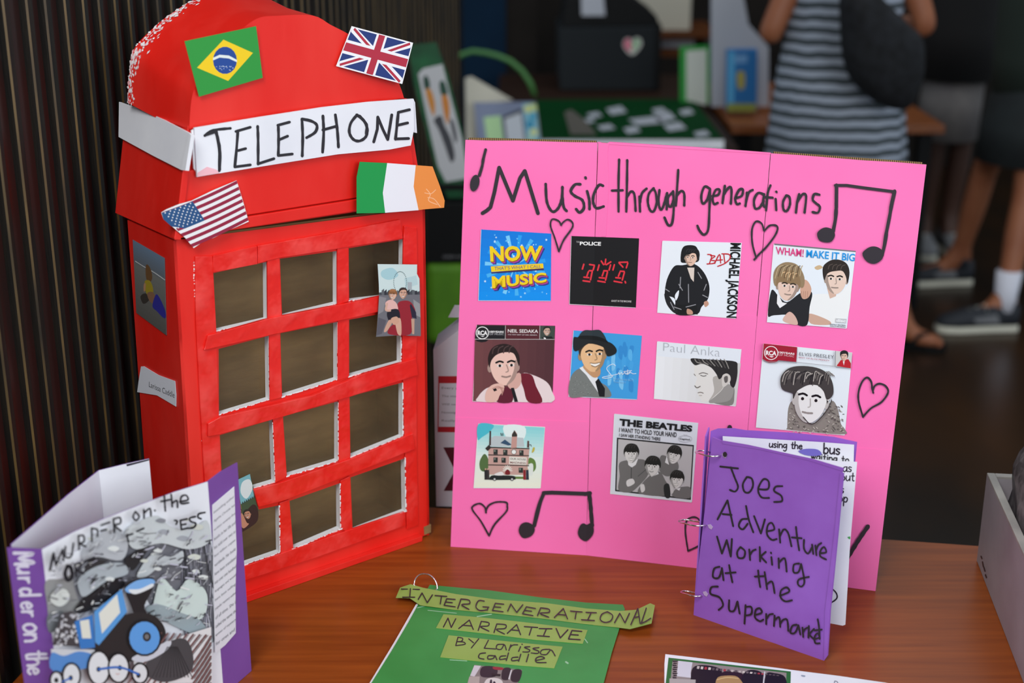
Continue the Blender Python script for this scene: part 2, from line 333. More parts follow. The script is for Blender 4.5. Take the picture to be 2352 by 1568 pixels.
# ---------------------------------------------------------------- red cardboard telephone box
PBL, PBR = onz(452, 1424), onz(970, 1243)
pt = (PBR-PBL).normalized(); pn = Vector((pt.y, -pt.x, 0)); DEP = 0.134
F0 = Pl(PBL, pn); F1 = F0.shift(-0.010)
fbl, fbr = F1.at(450, 1410), F1.at(986, 1230); fbl.z = fbr.z = TZ+0.001
ftl, ftr = F1.at(398, 552), F1.at(976, 478)
S1 = plane3(fbl, ftl, ftl-pn*0.1)
bk = -pn*DEP
tb = thing('telephone_box', ((fbl+fbr)/2+bk/2).xy.to_3d()+Vector((0, 0, TZ)), 'homemade red cardboard telephone box with flags and a white lettered sign', 'model telephone box')
TT = 0.011
holes = [[[(490, 627), (613, 601), (614, 733), (497, 760)], [(643, 594), (774, 576), (774, 697), (648, 727)], [(801, 570), (926, 549), (925, 676), (802, 690)]],
         [[(502, 801), (617, 771), (619, 917), (503, 952)], [(644, 765), (775, 739), (775, 871), (648, 911)], [(802, 734), (921, 712), (921, 832), (802, 864)]],
         [[(505, 999), (626, 963), (632, 1106), (512, 1142)], [(650, 956), (777, 921), (777, 1058), (659, 1093)], [(803, 910), (925, 878), (925, 1002), (805, 1050)]],
         [[(515, 1186), (641, 1160), (643, 1268), (522, 1310)], [(665, 1150), (781, 1109), (782, 1214), (674, 1260)], [(805, 1096), (930, 1052), (932, 1174), (810, 1220)]]]
ul, ur, ll, lr = (398, 552), (976, 478), (450, 1406), (986, 1226)
def lerp(a, b, t): return tuple(x*(1-t)+y*t for x, y in zip(a, b))
rowsT = []
rows = []
for r_ in holes:
    top = [p for h in r_ for p in (h[0], h[1])]; bot = [p for h in r_ for p in (h[3], h[2])]
    for line in (top, bot):
        y = line[0][1]; tl = (line[0][1]-552)/(1410-552); tr = (line[-1][1]-478)/(1230-478)
        rows.append([lerp(ul, ll, tl+0.02)]+line+[lerp(ur, lr, tr-0.01)])
first = [ul]+[lerp(ul, ur, (p[0]-398)/578) for p in rows[0][1:-1]]+[ur]
last = [ll]+[lerp(ll, lr, (p[0]-450)/536) for p in rows[-1][1:-1]]+[lr]
rows = [first]+rows+[last]
m = MB()
for a in range(len(rows)-1):
    for b_ in range(7):
        q = [rows[a][b_], rows[a][b_+1], rows[a+1][b_+1], rows[a+1][b_]]
        if a % 2 == 1 and b_ % 2 == 1:
            fr = [F1.at(*p) for p in q]; bb = [p-pn*TT for p in fr]
            for i in range(4): m.tri([fr[i], bb[i], bb[(i+1) % 4], fr[(i+1) % 4]], 1)
        else:
            fr = [F1.at(*p) for p in q]; m.tri(fr, 0); m.tri([p-pn*TT for p in fr][::-1], 2)
rs = random.Random(8)
for r_ in holes:
    for h in r_:
        for (a, b_, dx, dy) in ((h[3], h[2], 0, 2), (h[1], h[2], 1.5, 0)):
            for i in range(16):
                t = (i+rs.random())/16; x, y = lerp(a, b_, t); L1 = rs.uniform(2, 7); L2 = rs.uniform(.6, 2.6)
                if dy: pg_ = [(x-L1, y-.8+L1*.25), (x+L1, y-.8-L1*.25), (x+L1*.7, y+L2-L1*.2), (x-L1*.6, y+L2+L1*.2)]
                else: pg_ = [(x-.8, y-L1), (x+L2, y-L1*.6), (x+L2*.8, y+L1*.7), (x-.8, y+L1)]
                m.art(F1, pg_, rs.choice([(238, 240, 242), (236, 236, 240), (240, 206, 206), (232, 234, 238)]), mi=3, lift=0.0002)
m.build('front_panel', [RED, FOAM, CARD, PRINT], tb)
def panel_box(name, a, b_, c, d, nv, th, mats):                    # outer corners a b c d, thickness inwards
    m = MB(); o_ = [a, b_, c, d]; i_ = [p+nv*th for p in o_]
    m.poly(o_, 0); m.poly(i_[::-1], 1)
    for k in range(4): m.tri([o_[k], o_[(k+1) % 4], i_[(k+1) % 4], i_[k]], 0)
    return m.build(name, mats, tb)
panel_box('side_panel', fbl, fbl+bk, ftl+bk, ftl, pt, 0.004, [RED, CARD])
panel_box('side_panel', fbr, fbr+bk, ftr+bk, ftr, -pt, 0.004, [RED, CARD])
panel_box('back_panel', fbl+bk+pt*.0041, fbr+bk-pt*.0041, ftr+bk-pt*.0041, ftl+bk+pt*.0041, pn, 0.004, [RED, CARD])
panel_box('floor_panel', fbl+pt*.0042-pn*.0115, fbr-pt*.0042-pn*.0115, fbr+bk-pt*.0042+pn*.0042, fbl+bk+pt*.0042+pn*.0042, Vector((0, 0, 1)), 0.004, [RED, CARD])
for r_ in holes:                                                   # twelve clear film panes behind the front
    for h in r_:
        m = MB(); cx = sum(p[0] for p in h)/4; cy = sum(p[1] for p in h)/4
        o_ = [F1.at(cx+(p[0]-cx)*1.12, cy+(p[1]-cy)*1.12) - pn*(TT+0.0006) for p in h]
        m.tri(o_); m.build('window_pane', [FILM], tb)
def strip(name, polys, hi=0.003, lo=0.0, pl=None, mats=None, bevel=0.0008):
    m = MB()
    for p in polys: m.slab(pl or F1, p, lo, hi)
    return m.build(name, mats or [REDTAPE], tb, bevel=bevel)
strip('stile', [[(449, 589), (488, 588), (497, 760), (503, 952), (510, 1142), (521, 1310), (520, 1345), (480, 1360), (470, 1104), (464, 997), (450, 735)]])
strip('stile', [[(929, 519), (958, 522), (960, 660), (957, 830), (958, 1036), (961, 1206), (935, 1216), (931, 1052), (926, 878), (924, 712), (927, 549)]])
strip('top_rail', [B((725, 370), (1020, 305), (1022, 425), (725, 482)), B((1024, 303), (1550, 212), (1975, 128), (1992, 255), (1550, 325), (1170, 385), (1060, 412), (1024, 424))], 0.0042)
strip('bottom_rail', [[(522, 1312), (543, 1306), (674, 1261), (805, 1216), (930, 1175), (933, 1206), (716, 1284), (543, 1339), (481, 1360), (480, 1330)]], 0.004)
for r_ in holes:                                                   # upright glazing bars
    for c_ in (0, 1):
        a, b_ = r_[c_], r_[c_+1]
        strip('glazing_bar', [[(a[1][0]+1, a[1][1]-5), (b_[0][0]-1, b_[0][1]-3), (b_[3][0]-1, b_[3][1]+2), (a[2][0]+1, a[2][1]+3)]], 0.0028)
strip('glazing_bar', [B((690, 902), (1100, 788), (1640, 682), (1990, 606), (1990, 706), (1640, 788), (1180, 884), (665, 1000))], 0.0062, 0.0005)
strip('glazing_bar', [[(478, 973), (505, 958), (717, 909), (839, 857), (956, 823), (961, 861), (805, 911), (650, 957), (505, 998), (478, 1003)]], 0.0062, 0.0005)
strip('glazing_bar', [[(583, 1124), (634, 1112), (803, 1055), (949, 995), (954, 1031), (805, 1090), (658, 1148), (594, 1165)]], 0.0062, 0.0005)
m = MB(); m.slab(F0, [(452, 1423.5), (970, 1242.5), (971, 1231), (720, 1316), (543, 1377), (449, 1409)], -0.0095, 0.0); m.build('base_strip', [RED], tb, bevel=0.001)
m = MB(); m.slab(F1, [(974, 1210), (990, 1204), (990, 1222), (975, 1228)], -0.006, 0.001); m.build('cardboard_corner', [CARD], tb, 'bare brown corrugated corner')
# white scuffs where paint has come off the foam edge beside the stile
m = MB(); rs = random.Random(5)
for i in range(70):
    t = i/70; y = 600+t*500; x = 444+(y-605)*(470-444)/(1104-605)+rs.uniform(-1.5, 2)
    h_ = rs.uniform(2, 7); m.art(F1, [(x, y), (x+rs.uniform(1, 3.2), y+1), (x+rs.uniform(1, 4), y+h_), (x-1, y+h_-1)], rs.choice([(240, 238, 238), (240, 200, 200), (220, 120, 120)]), lift=0.0002)
m.build('scuffed_edge', [PRINT], tb, 'white scuffs through the red paint')
# roof section: skirt under the sign
S2 = S1.shift(0.006); bkr = -pn*(DEP+0.004)
m = MB()
lo = [F1.at(402, 548), F1.at(973, 464)]; hi = [F1.at(432, 288), F1.at(936, 226)]
m.hexa([lo[0], lo[1], lo[1]+bkr, lo[0]+bkr], [hi[0], hi[1], hi[1]+bkr, hi[0]+bkr])
m.slab(F1, [(424, 393), (944, 333), (950, 378), (968, 438), (826, 453), (568, 494), (406, 523)], 0.0, 0.006)
m.slab(F1, [(404, 527), (568, 498), (826, 457), (970, 440), (976, 462), (826, 484), (536, 528), (400, 549)], -0.001, 0.009)
S2 = plane3(lo[0], hi[0], lo[0]+bkr); m.slab(S2, [(282, 317), (420, 390), (401, 551), (264, 489)], -0.004, 0.005)
m.build('roof_skirt', [RED], tb, bevel=0.0012)
fa = [(433, 296), (438, 229), (454, 186), (511, 107), (554, 66), (592, 41), (633, 36), (715, 35), (758, 57), (797, 77), (847, 107), (901, 168), (918, 200), (926, 225)]
ra = [(293, 236), (299, 150), (312, 106), (366, 52), (410, 20), (443, 0), (490, -20), (580, -19), (623, 5), (664, 25), (712, 55), (764, 110), (780, 140), (790, 165)]
FR = F1.shift(-DEP)
fa = smooth_line(fa, k=4); ra = smooth_line(ra, k=4)
fa3 = [F1.at(*p)+pn*0.002 for p in fa]; ra3 = [FR.at(*p) for p in ra]; mid = [a*0.5+b_*0.5+Vector((0, 0, -0.004)) for a, b_ in zip(fa3, ra3)]
m = MB()
for i in range(len(fa3)-1):
    m.tri([fa3[i], fa3[i+1], mid[i+1], mid[i]]); m.tri([mid[i], mid[i+1], ra3[i+1], ra3[i]])
nq = len(m.f); m.poly(fa3, 0); m.poly(ra3[::-1], 0)
dome = m.build('domed_top', [RED], tb)
import bmesh
bm = bmesh.new(); bm.from_mesh(dome.data); bm.faces.ensure_lookup_table()
for f_ in bm.faces[:nq]: f_.smooth = True
bmesh.ops.remove_doubles(bm, verts=bm.verts, dist=1e-5); bm.to_mesh(dome.data); bm.free()
for e_ in dome.data.edges: pass
sm_ = dome.modifiers.new('edge_split', 'EDGE_SPLIT'); sm_.split_angle = math.radians(40)
rs = random.Random(11); m = MB()                                   # flaking white foam along the rear rim
for i in range(0, 24):
    a, b_, c, d = ra3[i], ra3[i+1], fa3[i+1], fa3[i]
    pl = plane3(a, b_, c)
    for k in range(13 if i < 16 else 7):
        u_ = rs.random(); v_ = abs(rs.gauss(0.03, 0.035 if not 4 <= i <= 11 else 0.06)); p = a.lerp(b_, u_).lerp(d.lerp(c, u_), v_); s1 = rs.uniform(0.001, 0.0035); s2 = rs.uniform(0.001, 0.004)
        e_ = (b_-a).normalized(); g_ = (d-a).normalized(); off = pl.n*(0.0004+0.00001*k)
        q = [p+off-e_*s2, p+off+g_*s1*rs.uniform(.5, 1), p+off+e_*s2*rs.uniform(.6, 1.2), p+off-g_*s1*rs.uniform(.4, 1)]
        m.poly(q, 0, rs.choice([(244, 240, 242), (244, 225, 228), (240, 180, 186), (246, 243, 244)]))
m.build('scuffed_rim', [PRINT], tb, 'white foam showing through flaked red paint')
m = MB(); F3 = F1.shift(0.010); S3 = S2.shift(0.009)
m.slab(F3, A((560, 840), (600, 818), (600, 1120), (575, 1085)), -0.003, -0.0005, 1, None, (240, 242, 246))
m.slab(F3, A((578, 822), (1000, 752), (1400, 690), (1700, 655), (1988, 635), (1991, 830), (1970, 935), (1830, 962), (1500, 992), (900, 1088), (595, 1138)), 0.0, 0.003, 0)
m.slab(F3, A((1988, 638), (1998, 660), (2010, 855), (1985, 850)), -0.004, -0.002, 0)
m.slab(S3, A((93, 655), (190, 690), (330, 745), (548, 858), (492, 1092), (310, 1000), (90, 880)), -0.003, 0.0, 0)
m.slab(S3, A((545, 856), (556, 870), (520, 1096), (492, 1092)), -0.002, 0.003, 0)
ink(m, F3, A, [((645, 872), (700, 838), (810, 825)), ((715, 840), (738, 960), (738, 1098)), ('-', (845, 845), (938, 818)), ((858, 840), (850, 950), (838, 1073)), ('-', (860, 968), (908, 955)), ('-', (838, 1073), (938, 1060)),
 ((985, 812), (988, 900), (988, 1055)), ('-', (988, 1053), (1090, 1020)), ('-', (1115, 805), (1190, 785)), ((1118, 805), (1120, 900), (1118, 1000)), ('-', (1120, 900), (1178, 875)), ('-', (1118, 1000), (1208, 990)),
 ((1270, 765), (1275, 880), (1272, 1003)), ((1270, 765), (1330, 778), (1366, 805), (1355, 850), (1300, 885)), ((1405, 745), (1410, 850), (1403, 978)), ((1485, 738), (1498, 840), (1505, 945)), ('-', (1405, 835), (1490, 812)),
 ((1625, 738), (1585, 790), (1575, 850), (1600, 895), (1640, 906), (1680, 880), (1690, 830), (1668, 775), (1622, 738)), ('-', (1732, 912), (1755, 830), (1758, 752)), ('-', (1758, 752), (1790, 830), (1822, 897)), ('-', (1822, 897), (1835, 820), (1848, 738)),
 ('-', (1890, 722), (1962, 705)), ((1890, 722), (1882, 800), (1872, 895)), ('-', (1885, 805), (1950, 790)), ('-', (1872, 893), (1956, 890))], 18, (40, 40, 46), 1, 0.0032)
ink(m, F3, A, [((1640, 745), (1685, 800), (1684, 860)), ((720, 850), (742, 960), (741, 1090)), ((650, 868), (720, 845))], 18, (40, 40, 46), 1, 0.0032)
m.art(F3, A((600, 1110), (660, 1072), (720, 1090), (740, 1112), (598, 1136)), (246, 190, 200), 1, 0.0031)
m.build('lettered_sign', [WHITEP, PRINT], tb, 'white paper sign band with black hand lettering')
# ---- paper flags, photographs and name label stuck to the box
def paper(surf, poly, lift, col=(238, 238, 240), th=0.0005):
    m = MB(); m.slab(surf, poly, lift-th, lift, 0, None, col); m.layer = 0; return m
lf = 0.0075
q = A((515, 265), (975, 168), (1018, 500), (608, 622)); m = paper(F1, q, lf, (44, 150, 60)); k = lambda pl, c: m.art(F1, pl, c, 0, lf)
k(A((765, 255), (955, 340), (795, 520), (595, 435)), (244, 206, 26)); k(disc(A((775, 388))[0], 77/2.8, 88/2.8), (30, 72, 150))
k(A((698, 372), (740, 352), (800, 357), (852, 385), (852, 400), (800, 376), (740, 370), (699, 388)), (228, 236, 232))
for i in range(24):
    a_ = rs.uniform(0, 6.28); d_ = rs.uniform(5, 60); k(disc(A((775+d_*math.cos(a_)*0.95, 425+abs(d_*math.sin(a_))*0.62))[0], 0.9), (200, 216, 236))
m.build('paper_flag', [PRINT], tb, 'green flag with a yellow diamond and blue globe')
q = A((1590, 168), (1985, 275), (1915, 540), (1490, 425)); U2 = Pl(F1.at(*A((1700, 380))[0])+pn*0.012, pn+Vector((-0.10, 0, 0.05)))
m = paper(U2, q, 0, (238, 238, 242)); uj = lambda pts, c: m.art(U2, [bil(q, x/60, y/30) for x, y in pts], c, 0, 0.0)
NB, RD, WH = (28, 52, 118), (176, 38, 62), (238, 238, 242)
uj([(1, 1), (59, 1), (59, 29), (1, 29)], NB)
for d_ in ((0, 0, 60, 30), (60, 0, 0, 30)):
    x0, y0, x1, y1 = d_; L_ = math.hypot(60, 30); nx, ny = -(y1-y0)/L_*3, (x1-x0)/L_*3
    ax, ay = (x1-x0)/L_*3.4, (y1-y0)/L_*3.4
    uj([(x0+ax*.9+nx, max(0, y0+ay*.9+ny)), (x1-ax*.9+nx, min(30, y1-ay*.9+ny)), (x1-ax*.1, y1-ay*.1), (x1-ax*.9-nx, min(30, max(0, y1-ay*.9-ny))), (x0+ax*.9-nx, max(0, min(30, y0+ay*.9-ny))), (x0+ax*.1, y0+ay*.1)], WH)
for a_, c_ in (((3, 1.3), (26, 12.6)), ((34, 17.2), (57.5, 29)), ((57.5, 1.2), (34, 13.6)), ((26, 16.5), (2.5, 28.5))):
    dx, dy = c_[0]-a_[0], c_[1]-a_[1]; q_ = math.hypot(dx, dy); nx, ny = -dy/q_*0.95, dx/q_*0.95
    uj([(a_[0]+nx, a_[1]+ny), (c_[0]+nx, c_[1]+ny), (c_[0]-nx, c_[1]-ny), (a_[0]-nx, a_[1]-ny)], RD)
uj([(25, .6), (35, .6), (35, 29.4), (25, 29.4)], WH); uj([(.6, 10), (59.4, 10), (59.4, 20), (.6, 20)], WH); uj([(27, .6), (33, .6), (33, 29.4), (27, 29.4)], RD); uj([(.6, 12), (59.4, 12), (59.4, 18), (.6, 18)], RD)
m.build('paper_flag', [PRINT], tb, 'red, white and blue crossed union flag')
q = A((365, 1366), (850, 1160), (928, 1425), (574, 1595)); U3 = F1.shift(0.012); m = paper(U3, A((365, 1366), (400, 1345), (480, 1312), (560, 1290), (700, 1222), (850, 1160), (890, 1290), (928, 1425), (800, 1480), (700, 1530), (640, 1550), (574, 1595), (520, 1530), (440, 1460), (380, 1410)), 0)
bow = lambda x, y: bil(q, x, y*0.965+0.035*math.sin(math.pi*x)*(1-y*.6)+.004)
for i in range(13):
    if i % 2 == 0: m.art(U3, [bow(x/10, i/13) for x in range(11)]+[bow(x/10, (i+1)/13) for x in range(10, -1, -1)], (150, 32, 64), 0, 0)
m.art(U3, [bow(x/10, 0.01) for x in range(5)]+[bow(x/10, 7/13) for x in range(4, 0, -1)]+A((430, 1455), (380, 1410)), (36, 82, 132), 0, 0)
for r_ in range(9):
    for c_ in range(6 if r_ % 2 == 0 else 5): m.art(U3, star(bow(0.035+(c_+(r_ % 2)*0.5)*0.066, 0.035+r_*0.054), 2.5), (236, 240, 244), 0, 0)
m.build('paper_flag', [PRINT], tb, 'striped flag with white stars on blue')
U4 = Pl(F1.at(*A((1800, 1200))[0])+pn*0.016, pn+Vector((0.06, 0, 0.03)))
m = MB()
for pl_, c_ in ((A((1642, 1040), (1818, 1048), (1790, 1240), (1805, 1368), (1622, 1372), (1622, 1140)), (20, 154, 74)), (A((1818, 1048), (2002, 1062), (1988, 1200), (2020, 1351), (1805, 1368), (1790, 1240)), (236, 238, 244)),
               (A((2002, 1062), (2110, 1070), (2155, 1190), (2188, 1290), (2184, 1335), (2060, 1345), (2020, 1351), (1988, 1200)), (238, 146, 68))): m.slab(U4, pl_, -0.0005, 0, 0, None, c_)
for w_ in ([(2070, 1215), (2095, 1250), (2085, 1290), (2140, 1315)], [(2060, 1240), (2100, 1245), (2130, 1220)], [(2080, 1270), (2120, 1280), (2160, 1330)]): stroke(m, U4, A(*w_), 1.6, (250, 196, 150))
m.build('paper_flag', [PRINT], tb, 'green, white and orange flag with a crumpled end')
# photographs: beach on the side, big wheel on the front, clock tower at the lower left
q = B((188, 262), (400, 385), (413, 900), (212, 750)); m = paper(S1, q, 0.0012, (110, 112, 116)); m.lift = 0.0012
gradient(m, S1, q, (112, 134, 158), (104, 112, 120), 8, False, 0, 1, 0, 0.3); gradient(m, S1, q, (120, 122, 118), (96, 96, 92), 10, False, 0, 1, 0.3, 1.0)
k = lambda pl, c: m.art(S1, pl, c, 0, 0.0012)
stroke(m, S1, B((205, 405), (260, 440), (330, 480), (402, 530)), 1.8, (214, 216, 214), 0, 0.0012)
k(blob(B((240, 640), (275, 620), (300, 660), (260, 690))), (62, 58, 54)); k(blob(B((275, 440), (290, 430), (312, 470), (318, 520), (300, 545), (278, 520))), (112, 82, 52)); k(blob(B((268, 540), (300, 535), (320, 570), (325, 620), (300, 640), (275, 610))), (166, 148, 44))
k(blob(B((285, 620), (322, 612), (345, 660), (330, 690), (300, 670))), (140, 104, 80)); k(blob(B((340, 632), (362, 640), (400, 720), (410, 770), (395, 785), (350, 740), (320, 705))), (52, 52, 150)); k(blob(B((262, 560), (275, 555), (272, 600), (262, 605))), (186, 140, 104))
m.build('photograph', [GLOSS], tb, 'print of a child in yellow sitting on a beach')
q = B((1822, 425), (2085, 428), (2110, 905), (1812, 910)); Fp = F1.shift(0.009); m = MB(); m.slab(Fp, B((1822, 425), (2085, 428), (2084, 490), (2102, 522), (2106, 700), (2110, 905), (1960, 900), (1812, 910), (1835, 700), (1830, 560)), -0.0005, 0, 0, None, (120, 122, 126))
k = lambda pl, c: m.art(Fp, pl, c)
k(B((1822, 425), (2085, 428), (2084, 490), (2100, 522), (2102, 640), (1832, 640), (1830, 560)), (206, 226, 224)); k(blob(B((1850, 470), (1920, 450), (1960, 500), (1900, 530), (1850, 510))), (168, 208, 214)); k(B((2000, 520), (2080, 500), (2090, 560), (2010, 590)), (186, 214, 216))
for i in range(34):
    a_ = i/34*6.283; c_ = (1972+43*math.cos(a_), 545+70*math.sin(a_))
    if c_[1] < 600: k(disc(B(c_)[0], 1.1, n=6), (60, 84, 88))
k(B((2022, 545), (2050, 545), (2050, 600), (2022, 600)), (170, 180, 184))
for i in range(16): k(B((1832+i*17, 640), (1832+i*17, 615-(i*37 % 22)), (1848+i*17, 612-(i*23 % 26)), (1849+i*17, 640)), ((72, 78, 84), (98, 104, 108), (54, 58, 64))[i % 3])
k(B((1832, 632), (2103, 628), (2108, 903), (1960, 898), (1814, 907)), (112, 114, 120)); k(B((1832, 640), (1880, 650), (1860, 740), (1826, 760)), (140, 140, 144)); k(B((2060, 660), (2104, 690), (2108, 780), (2066, 760)), (150, 152, 154)); k(B((1826, 780), (1880, 800), (1850, 890), (1815, 900)), (92, 92, 100))
k(blob(B((1955, 690), (2000, 668), (2045, 680), (2075, 740), (2050, 790), (2040, 893), (1900, 893), (1900, 850), (1960, 790))), (150, 42, 52)); k(B((2045, 690), (2078, 745), (2082, 790), (2050, 780), (2036, 700)), (44, 44, 60)); k(B((2046, 790), (2068, 790), (2066, 892), (2052, 892)), (196, 160, 138))
k(blob(B((1875, 680), (1915, 662), (1950, 690), (1955, 740), (1900, 748), (1880, 720))), (228, 184, 176)); k(blob(B((1888, 740), (1955, 725), (1972, 780), (1945, 830), (1895, 800))), (36, 38, 46)); k(blob(B((1940, 800), (1975, 790), (1980, 893), (1958, 893), (1945, 850))), (214, 170, 148)); k(blob(B((1895, 800), (1920, 810), (1885, 870), (1864, 872))), (206, 164, 142)); k(blob(B((1910, 790), (1950, 775), (1965, 810), (1930, 830))), (210, 164, 140))
stroke(m, Fp, B((1885, 690), (1878, 730), (1905, 735)), 5, (214, 172, 152))
head(m, Fp, B, 1992, 622, 25, (214, 170, 146), (46, 38, 34), 0.0, 0, 0.6); head(m, Fp, B, 1922, 632, 24, (222, 180, 156), (142, 96, 60), 0.1, -0.5, 0.8, cut='fringe')
m.build('photograph', [GLOSS], tb, 'print of two people before a big wheel')
m = MB(); m.slab(F1.shift(0.003), Cz((860, 608), (982, 552), (1010, 660), (1040, 790), (1035, 868), (980, 918), (890, 962), (850, 940)), -0.0005, 0, 0, None, (70, 84, 62)); Fq = F1.shift(0.003)
k = lambda pl, c: m.art(Fq, pl, c)
k(Cz((862, 610), (982, 553), (1012, 712), (925, 755), (870, 770)), (120, 176, 186)); k(blob(Cz((930, 610), (980, 590), (1000, 650), (960, 720), (920, 680))), (214, 222, 222)); k(Cz((862, 640), (890, 625), (925, 770), (930, 830), (870, 860)), (112, 96, 58)); k(disc(Cz((893, 680))[0], 3), (220, 214, 190))
for i in range(7): k(Cz((925+i*13, 760-i*7), (932+i*13, 738-i*7), (940+i*13, 752-i*7)), (60, 74, 70))
k(blob(Cz((1000, 760), (1035, 790), (1034, 866), (985, 912), (900, 955), (880, 900), (930, 840))), (62, 40, 40)); k(blob(Cz((905, 830), (930, 820), (960, 880), (975, 890), (940, 920), (915, 890))), (190, 134, 108))
head(m, Fq, Cz, 965, 828, 22, (190, 136, 110), (40, 34, 32), -0.2, -0.4, 0.6); head(m, Fq, Cz, 905, 812, 18, (186, 130, 104), (80, 54, 40), 0.2, 0.6, 0.3)
m.build('photograph', [GLOSS], tb, 'print of two people below a clock tower')
q = B((243, 1108), (470, 1205), (478, 1375), (218, 1278)); m = paper(S1, B((243, 1108), (262, 1106), (360, 1165), (470, 1205), (478, 1300), (477, 1375), (350, 1300), (218, 1278), (228, 1200)), 0.0012, (232, 236, 246))
text(m, S1, 'Larissa Caddle', B((297, 1208), (468, 1280), (466, 1318), (296, 1243)), (50, 52, 58), 0, 0.0012)
m.build('name_label', [PRINT], tb, 'white label with a printed name')
# ---------------------------------------------------------------- pink three-panel board
b1, b2, b3, b4 = onz(1035, 1255), onz(1346, 1275), onz(1690, 1315), onz(2010, 1357)
pm = Pl(b2, Vector((b3-b2).xy.to_3d()).cross(Vector((0, 0, 1))) + Vector((0, 0, 0.02)))
t2, t3 = pm.at(1373, 327), pm.at(1770, 352)
pm = plane3(b2, b3, t2); t3 = pm.at(1770, 352)
plL, plR = plane3(b1, b2, t2), plane3(b3, b4, t3)
t1, t4 = plL.at(1069, 321), plR.at(2128, 378)
FOLD1, FOLD2 = ((1373, 327), (1346, 1275)), ((1770, 352), (1690, 1315))
def clip(poly, f, keep_left):
    (xa, ya), (xb, yb) = f; out = []
    def sd(p): return (p[0] - (xa + (p[1]-ya)*(xb-xa)/(yb-ya)))*(-1 if keep_left else 1)
    n = len(poly)
    for i in range(n):
        p, q = poly[i], poly[(i+1) % n]; a, b_ = sd(p), sd(q)
        if a >= 0: out.append(p)
        if (a >= 0) != (b_ >= 0):
            t = a/(a-b_); out.append((p[0]+(q[0]-p[0])*t, p[1]+(q[1]-p[1])*t))
    return out
class Folded:
    pls = (plL, pm, plR)
    def pieces(s, poly):
        return [(plL, clip(poly, FOLD1, True)), (pm, clip(clip(poly, FOLD1, False), FOLD2, True)), (plR, clip(poly, FOLD2, False))]
class Side:                                        # one panel of the board only
    def __init__(s, k): s.k = k
    def pieces(s, poly): return [FB.pieces(poly)[s.k]]
FB = Folded()
board = thing('trifold_board', ((b1+b4)/2).xy.to_3d()+Vector((0, 0, TZ)), 'pink folded three-panel display board covered in album covers and marker drawings', 'display board')
